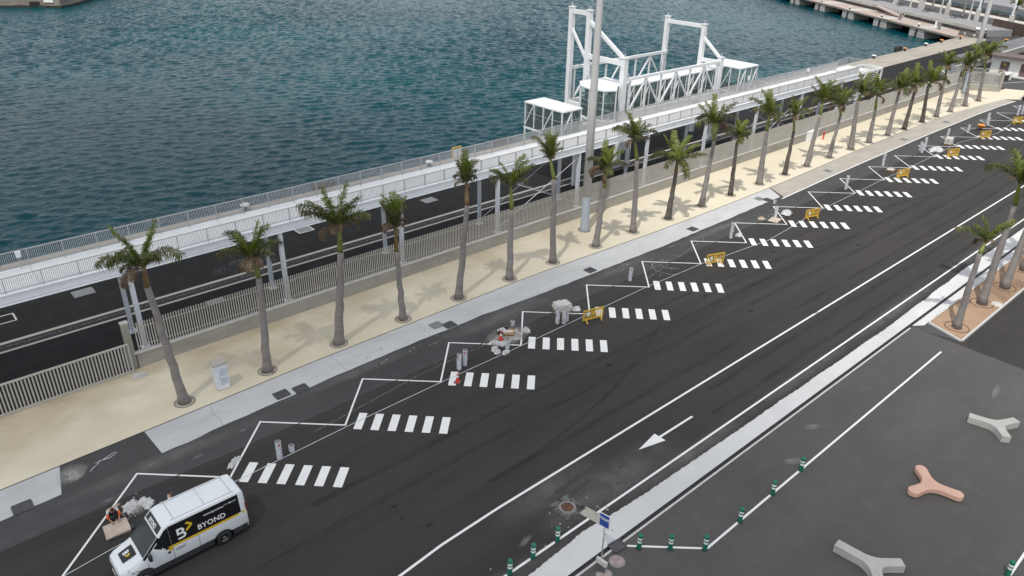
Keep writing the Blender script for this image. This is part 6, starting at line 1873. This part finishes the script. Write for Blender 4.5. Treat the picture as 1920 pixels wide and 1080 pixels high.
# tall pale pillars with white light poles
for i, a in enumerate((8.0, 20.0, 32.0, 44.0, 56.0, 68.0)):
    q = pier(a, 20.0)
    t = thing('pylon', 'white segmented pole on a pale block on the promenade, %s from the right' % ORD[i], 'pole', (*q, 0.0))
    MB().box((0, 0, 1.9), (1.3, 1.3, 3.8), 0.3, taper=0.8).build('block', M_PIERCON, t)
    for s in range(8):
        MB().lathe((0, 0, 3.8 + s * 1.3), [(0.27, 0.0), (0.27, 1.24)], 12).build('segment', M_STEEL, t)
        MB().lathe((0, 0, 3.8 + s * 1.3 + 1.24), [(0.20, 0.0), (0.20, 0.06)], 12).build('ring', M_DARKGREY, t)
for i, a in enumerate((17.0, 28.5, 36.0, 42.0, 50.0, 60.0)):
    q = pier(a, 15.4)
    t = thing('promenade_post', 'slender pale tapered post at the promenade edge, %s from the right' % ORD[i], 'post', (*q, 1.45))
    MB().box((0, 0, 2.6), (0.5, 0.5, 5.2), 0.4, taper=0.35).build('shaft', M_PIERCON, t); MB().box((0, 0, 0.1), (0.8, 0.8, 0.2), 0.4).build('base', M_PIERCON, t)
for i, a in enumerate((20.5, 32.5, 45.0, 57.0)):
    q = pier(a, 14.0)
    t = thing('picnic_table', 'dark picnic table on the promenade, %s from the right' % ORD[i], 'table', (*q, 1.5), math.atan2(PD.y, PD.x))
    MB().box((0, 0, 0.75), (2.0, 0.8, 0.07)).build('tabletop', M_DARKGREY, t)
    for s in (-1, 1):
        MB().box((0, s * 0.75, 0.45), (2.0, 0.3, 0.06)).build('seat', M_DARKGREY, t)
        MB().bar((s * 0.7, -0.7, 0.02), (s * 0.7, 0.0, 0.72), 0.08).build('leg', M_DARKGREY, t); MB().bar((s * 0.7, 0.7, 0.02), (s * 0.7, 0.0, 0.72), 0.08).build('leg', M_DARKGREY, t)
for i, (a, oo, h) in enumerate(((27.0, 26.0, 6.0), (32.0, 25.0, 7.5), (12.5, 24.5, 5.5), (1.0, 26.0, 5.5), (47, 26, 6.5))):
    q = pier(a, oo)
    palm((q[0], q[1], 0.0), (q[0] + 0.2, q[1], h * 0.82), (q[0] + 0.3, q[1], h), 'wide', 400 + i, 'far palm beyond the promenade, %s from the left' % ('second', 'third', 'fourth', 'last', 'first')[i], 1.15, 1, group='far palms beyond the promenade')
t = thing('yellow_railing', 'yellow railing on the promenade at the top edge', 'railing', (*pier(57, 17), 0.0), math.atan2(PD.y, PD.x))
for s in range(5): MB().box((s * 3.0, 0, 0.6), (0.15, 0.15, 1.2)).build('post', M_YELLOW, t)
MB().box((6.0, 0, 1.15), (12.2, 0.12, 0.12)).build('rail', M_YELLOW, t); MB().box((6.0, 0, 0.6), (12.2, 0.1, 0.1)).build('rail', M_YELLOW, t)
# brown panel wall, concrete block, barrier blocks
t = thing('brown_wall', 'brown panelled wall behind the far quay corner', 'wall', (*pier(7, 14.6), 0), math.atan2(-PD.y, -PD.x))
bp = MB().box((0, 0, 1.9), (2.42, 0.12, 2.6)).mesh('panel', M_BROWNWALL)
for i in range(14): link('panel', bp, t, (1.25 + i * 2.5, 0.0, 0))
bp = MB().box((0, 0, 1.6), (0.14, 0.2, 3.2)).mesh('post', M_DARKGREY)
for i in range(15): link('post', bp, t, (i * 2.5, 0.0, 0))
MB().box((17.5, 0.3, 0.35), (35, 0.4, 0.7)).build('foot_wall', M_APRON, t)
t = thing('stone_plinth', 'pale square stone plinth with white cap by the brown wall', 'plinth', (207.8, 66.2, 0), 0.4)
MB().box((0, 0, 0.9), (2.4, 1.8, 1.8)).build('block', M_GRATEL, t); MB().box((0, 0, 1.87), (2.7, 2.1, 0.16)).build('cap', M_WHITEPT, t)
for i, (x, y) in enumerate(((206.9, 69.2), (205.7, 66.6))):
    t = thing('barrier_block', 'low dark concrete barrier block with pale disc, %s' % ('nearer the water', 'nearer the mast'), 'barrier', (x, y, 0.0), math.radians(-66)) if False else thing('barrier_block', ('low dark concrete barrier block with pale disc, nearer the water', 'low dark concrete barrier block with pale disc, nearer the mast')[i], 'barrier', (x, y, 0.0), math.radians(-66))
    MB().box((0, 0, 0.5), (2.6, 0.5, 1.0), 0, taper=0.9).build('block', simple('dark_block', (0.13, 0.12, 0.11), 0.9), t)
    MB().cyl((0, -0.27, 0.55), (0, -0.29, 0.55), 0.28, n=14).build('disc', M_KERB, t)

# grey sheet fence beyond the corner
gf = thing('sheet_fence', 'long grey corrugated sheet fence on a pale wall beyond the far gateway', 'fence', (142.6, 46.8, 0))
path_ = [(142.6, 46.8), (150.0, 52.2), (203.5, 52.3)]
for (xa, ya), (xb3, yb3) in zip(path_[:-1], path_[1:]):
    p, q = Vector((xa, ya)), Vector((xb3, yb3)); L = (q - p).length; d = (q - p).normalized(); k_ = int(L / 3)
    for i in range(k_):
        a, b = p + d * (L * i / k_), p + d * (L * (i + 1) / k_ - 0.02)
        ra, rb3 = rel(gf, (a.x, a.y, 0)), rel(gf, (b.x, b.y, 0))
        MB().bar((ra[0], ra[1], 0.62), (rb3[0], rb3[1], 0.62), 0.28, 1.3).build('wall_panel', M_WALLCON, gf)
        MB().bar((ra[0], ra[1], 1.3), (rb3[0], rb3[1], 1.3), 0.34, 0.08).build('wall_cap', M_WHITEPT, gf)
        cm_ = MB(); nn_ = 10
        for j in range(nn_):
            u0, u1 = j / nn_, (j + 1) / nn_
            off = 0.04 * (1 if j % 2 else -1)
            cm_.bar((ra[0] + (rb3[0] - ra[0]) * u0, ra[1] + (rb3[1] - ra[1]) * u0 + off, 2.35), (ra[0] + (rb3[0] - ra[0]) * u1, ra[1] + (rb3[1] - ra[1]) * u1 + off, 2.35), 0.03, 2.0)
        cm_.build('corrugated_sheet', M_GREYFENCE, gf)

# white gatehouse with brown roof
gh = thing('gatehouse', 'low white gatehouse with brown flat roof and dark doors at the right edge', 'building', (163.0, 42.0, 0))
MB().box((1.6, -3.0, 1.5), (3.2, 19.0, 3.0)).build('wall', M_WHITEPT, gh)
MB().box((1.0, -3.0, 3.18), (4.4, 20.6, 0.36)).build('roof', M_ROOFBROWN, gh)
MB().box((1.0, -3.0, 3.375), (4.1, 20.2, 0.03)).build('roof_membrane', M_ROOFBROWN, gh)
for i, (y, w) in enumerate(((4.2, 1.5), (0.9, 1.3), (-6.0, 1.3))):
    dr = MB().box((-0.03, y, 1.15), (0.06, w, 2.3)).build('door', M_ROOFBROWN, gh)
    MB().box((-0.075, y, 1.8), (0.03, 0.32, 0.36)).build('warning_sign', M_VANY, dr)
    MB().box((-0.09, y + w * 0.4, 1.05), (0.06, 0.04, 0.14)).build('handle', M_RAIL, dr)
MB().box((-1.0, -3, 0.06), (2.0, 19.0, 0.12)).build('step', M_KERB, gh)
t = thing('utility_unit', 'white utility unit with rounded cover beside the gatehouse', 'unit', (157.0, 44.0, 0))
MB().box((0, 0, 0.5), (1.6, 1.0, 1.0)).build('case', M_DARKGREY, t); lump(3, 2.2, 1.5, 0.5, 0.6, 14, 8, 0.02).build('cover', M_WHITEPT, t, (0, 0, 1.0))
MB().box((1.4, -0.4, 0.7), (0.5, 0.5, 1.4)).build('side_case', M_WHITEPT, t)
gd = thing('lattice_gate', 'grey lattice panel standing between the gatehouse and the fence return', 'gate', (151.5, 45.2, 0), math.radians(-60))
lt = MB().box((0, 0, 1.3), (0.05, 0.05, 2.4)).mesh('bar', M_SLAT)
for i in range(28): link('bar', lt, gd, (-2.4 + i * 0.18, 0, 0))
for z in (0.15, 2.5): MB().box((0, 0, z), (5.1, 0.08, 0.1)).build('rail', M_SLAT, gd)
struct(MB().sheet([(149.6, 41.6), (153, 34.5), (163, 30), (163, 46), (155, 47)], 0.045).build('road', M_FARROAD))
line(carpark, (153.6, 43.6), (161, 40.2), 0.14, z=0.052)
# parked car cut by the right edge
car = thing('parked_car', 'silver blue car parked behind the gatehouse at the right edge', 'car', (191.5, 49.2, 0), math.radians(-70))
CS = [(2.1, .35, .70, .60, .62, .72), (1.95, .25, .82, .62, .74, .86), (1.0, .22, .86, .78, .78, .98), (0.75, .22, .86, .82, .76, 1.02), (0.1, .22, .86, .84, .60, 1.45), (-0.9, .22, .86, .86, .60, 1.47), (-1.6, .22, .85, .86, .64, 1.15), (-2.0, .25, .80, .8, .70, 1.0), (-2.1, .35, .72, .6, .62, .8)]
pf = []
for (x, zb, w, zl, wt, zt) in CS:
    half = [(0, zb), (w - .05, zb), (w, zb + .12), (w, zl), (wt, zt - .06), (wt - .12, zt), (0, zt + .02)]
    pf.append([(x, y, z) for y, z in half] + [(x, -y, z) for y, z in half[-2:0:-1]])
n = len(pf[0]); cb_ = MB()
cb_.add([p for s in pf for p in s], [(i * n + j, i * n + (j + 1) % n, (i + 1) * n + (j + 1) % n, (i + 1) * n + j) for i in range(len(pf) - 1) for j in range(n)], 0, True)
cb_.add(pf[0], [tuple(range(n))]); cb_.add(pf[-1], [tuple(reversed(range(n)))])
cb_.build('body', M_CARBLUE, car)
for s in (1, -1):
    MB().add([(0.62, s * .845, .95), (-1.4, s * .845, .98), (-1.0, s * .66, 1.40), (0.15, s * .66, 1.38)], [(0, 1, 2, 3) if s > 0 else (3, 2, 1, 0)]).build('side_window', M_GLASSD, car).location = (0, s * 0.02, 0)
    for x in (1.3, -1.3):
        w_ = MB().lathe((0, 0, 0), [(0.0, -.09), (0.2, -.09), (0.31, -.08), (0.31, .08), (0.2, .09), (0.0, .09)], 18).build('wheel', M_TYRE, car, (x, s * .80, .31)); w_.rotation_euler = (math.pi / 2, 0, 0)
    MB().box((2.0, s * .58, .68), (.1, .3, .12)).build('headlight', M_LAMPG, car)
MB().add([(0.72, -.66, 1.045), (0.72, .66, 1.045), (0.14, .54, 1.46), (0.14, -.54, 1.46)], [(0, 1, 2, 3)]).build('windscreen', M_GLASSD, car).location = (0.02, 0, 0.02)
# covered cart at the right edge
t = thing('market_cart', 'dark cart under a brown canopy at the right edge beyond the bays', 'cart', (143.6, 36.1, 0.04))
MB().box((0, 0, 0.55), (1.5, 0.9, 0.7)).build('box', M_DARK, t)
MB().box((0, 0, 1.85), (1.9, 1.4, 0.10), 0.2, taper=0.7).build('canopy', M_ROOFBROWN, t)
for dx in (-.6, .6):
    MB().box((dx, 0, 1.35), (0.05, 0.05, 0.95)).build('post', M_RAIL, t)
    MB().cyl((dx, -0.5, 0.22), (dx, 0.5, 0.22), 0.22, n=14).build('wheel', M_TYRE, t)

# ---------------- old dock across the water (top left)
dock = thing('old_dock', 'weathered stone dock corner across the water at the top left', 'dock', (49, 253, WATER_Z))
dp = [(-60, 340), (-60, 300), (20, 270.5), (49, 252.9), (54, 248.6), (57, 250.5), (66, 263), (110, 310), (110, 340)]
lp_ = [(x - 49, y - 253) for x, y in dp]
MB().prism(lp_, -3, 3.2).build('quay_block', M_DOCK, dock)
MB().prism([(x * 1.001, y * 1.001 - 0.25) for x, y in lp_], -3, 0.55).build('tide_stained_foot', simple('wet_black_stone', (0.03, 0.028, 0.025), 0.7, 0, 0.4, 0.4), dock)
MB().prism([(x, y - 0.12) for x, y in lp_], 3.0, 3.3).build('coping', M_DOCK, dock)
def on_dock(u, a, b, z, s, m, name):
    p = Vector(a).lerp(Vector(b), u); ang = math.atan2(b[1] - a[1], b[0] - a[0])
    nrm = Vector((math.sin(ang), -math.cos(ang)))
    MB().box((p.x - 49 + nrm.x * .15, p.y - 253 + nrm.y * .15, z), (s[0], .2, s[1]), ang).build(name, m, dock)
on_dock(0.55, (49, 252.9), (54, 248.6), 2.1, (2.6, 1.5), M_WHITEPT, 'white_board')
on_dock(0.1, (57, 250.5), (66, 263), 2.5, (1.1, 1.2), simple('pale_blue_board', (0.40, 0.50, 0.65)), 'blue_board')
on_dock(0.92, (20, 270.5), (49, 252.9), 2.9, (1.1, 1.0), M_RED, 'red_box')
on_dock(0.99, (20, 270.5), (49, 252.9), 0.7, (2.6, 1.6), M_DARK, 'rubber_fender')

# ---------------- a cloud high up towards the sun; its soft shade covers the left of the quay
k = NT('thin_cloud')
tr = k.n('ShaderNodeBsdfTransparent'); df = k.n('ShaderNodeBsdfDiffuse'); df.inputs[0].default_value = (0.9, 0.9, 0.9, 1)
mx = k.n('ShaderNodeMixShader'); mx.inputs[0].default_value = 0.54
k.l(tr.outputs[0], mx.inputs[1]); k.l(df.outputs[0], mx.inputs[2]); k.l(mx.outputs[0], k.out.inputs['Surface'])
CZ = 1700.0
off = SUN_TO * (CZ / SUN_TO.z)
cl = MB(); nu, nv = 64, 10; vs = []
for j in range(nv + 1):
    v = -math.pi / 2 + math.pi * j / nv
    for i in range(nu):
        a = 2 * math.pi * i / nu
        rr = 1 + 0.02 * math.sin(5 * a + 1) + 0.015 * math.sin(11 * a)
        vs.append((420 * math.cos(v) ** 0.5 * math.cos(a) * rr if j not in (0, nv) else 0, 420 * math.cos(v) ** 0.5 * math.sin(a) * rr if j not in (0, nv) else 0, 40 * math.sin(v)))
cl.add(vs, [(j * nu + i, j * nu + (i + 1) % nu, (j + 1) * nu + (i + 1) % nu, (j + 1) * nu + i) for j in range(nv) for i in range(nu)], 0, True)
cloud = cl.build('cloud', k.m, None, (39 - 420 + off.x, 30 + off.y, CZ)); struct(cloud)
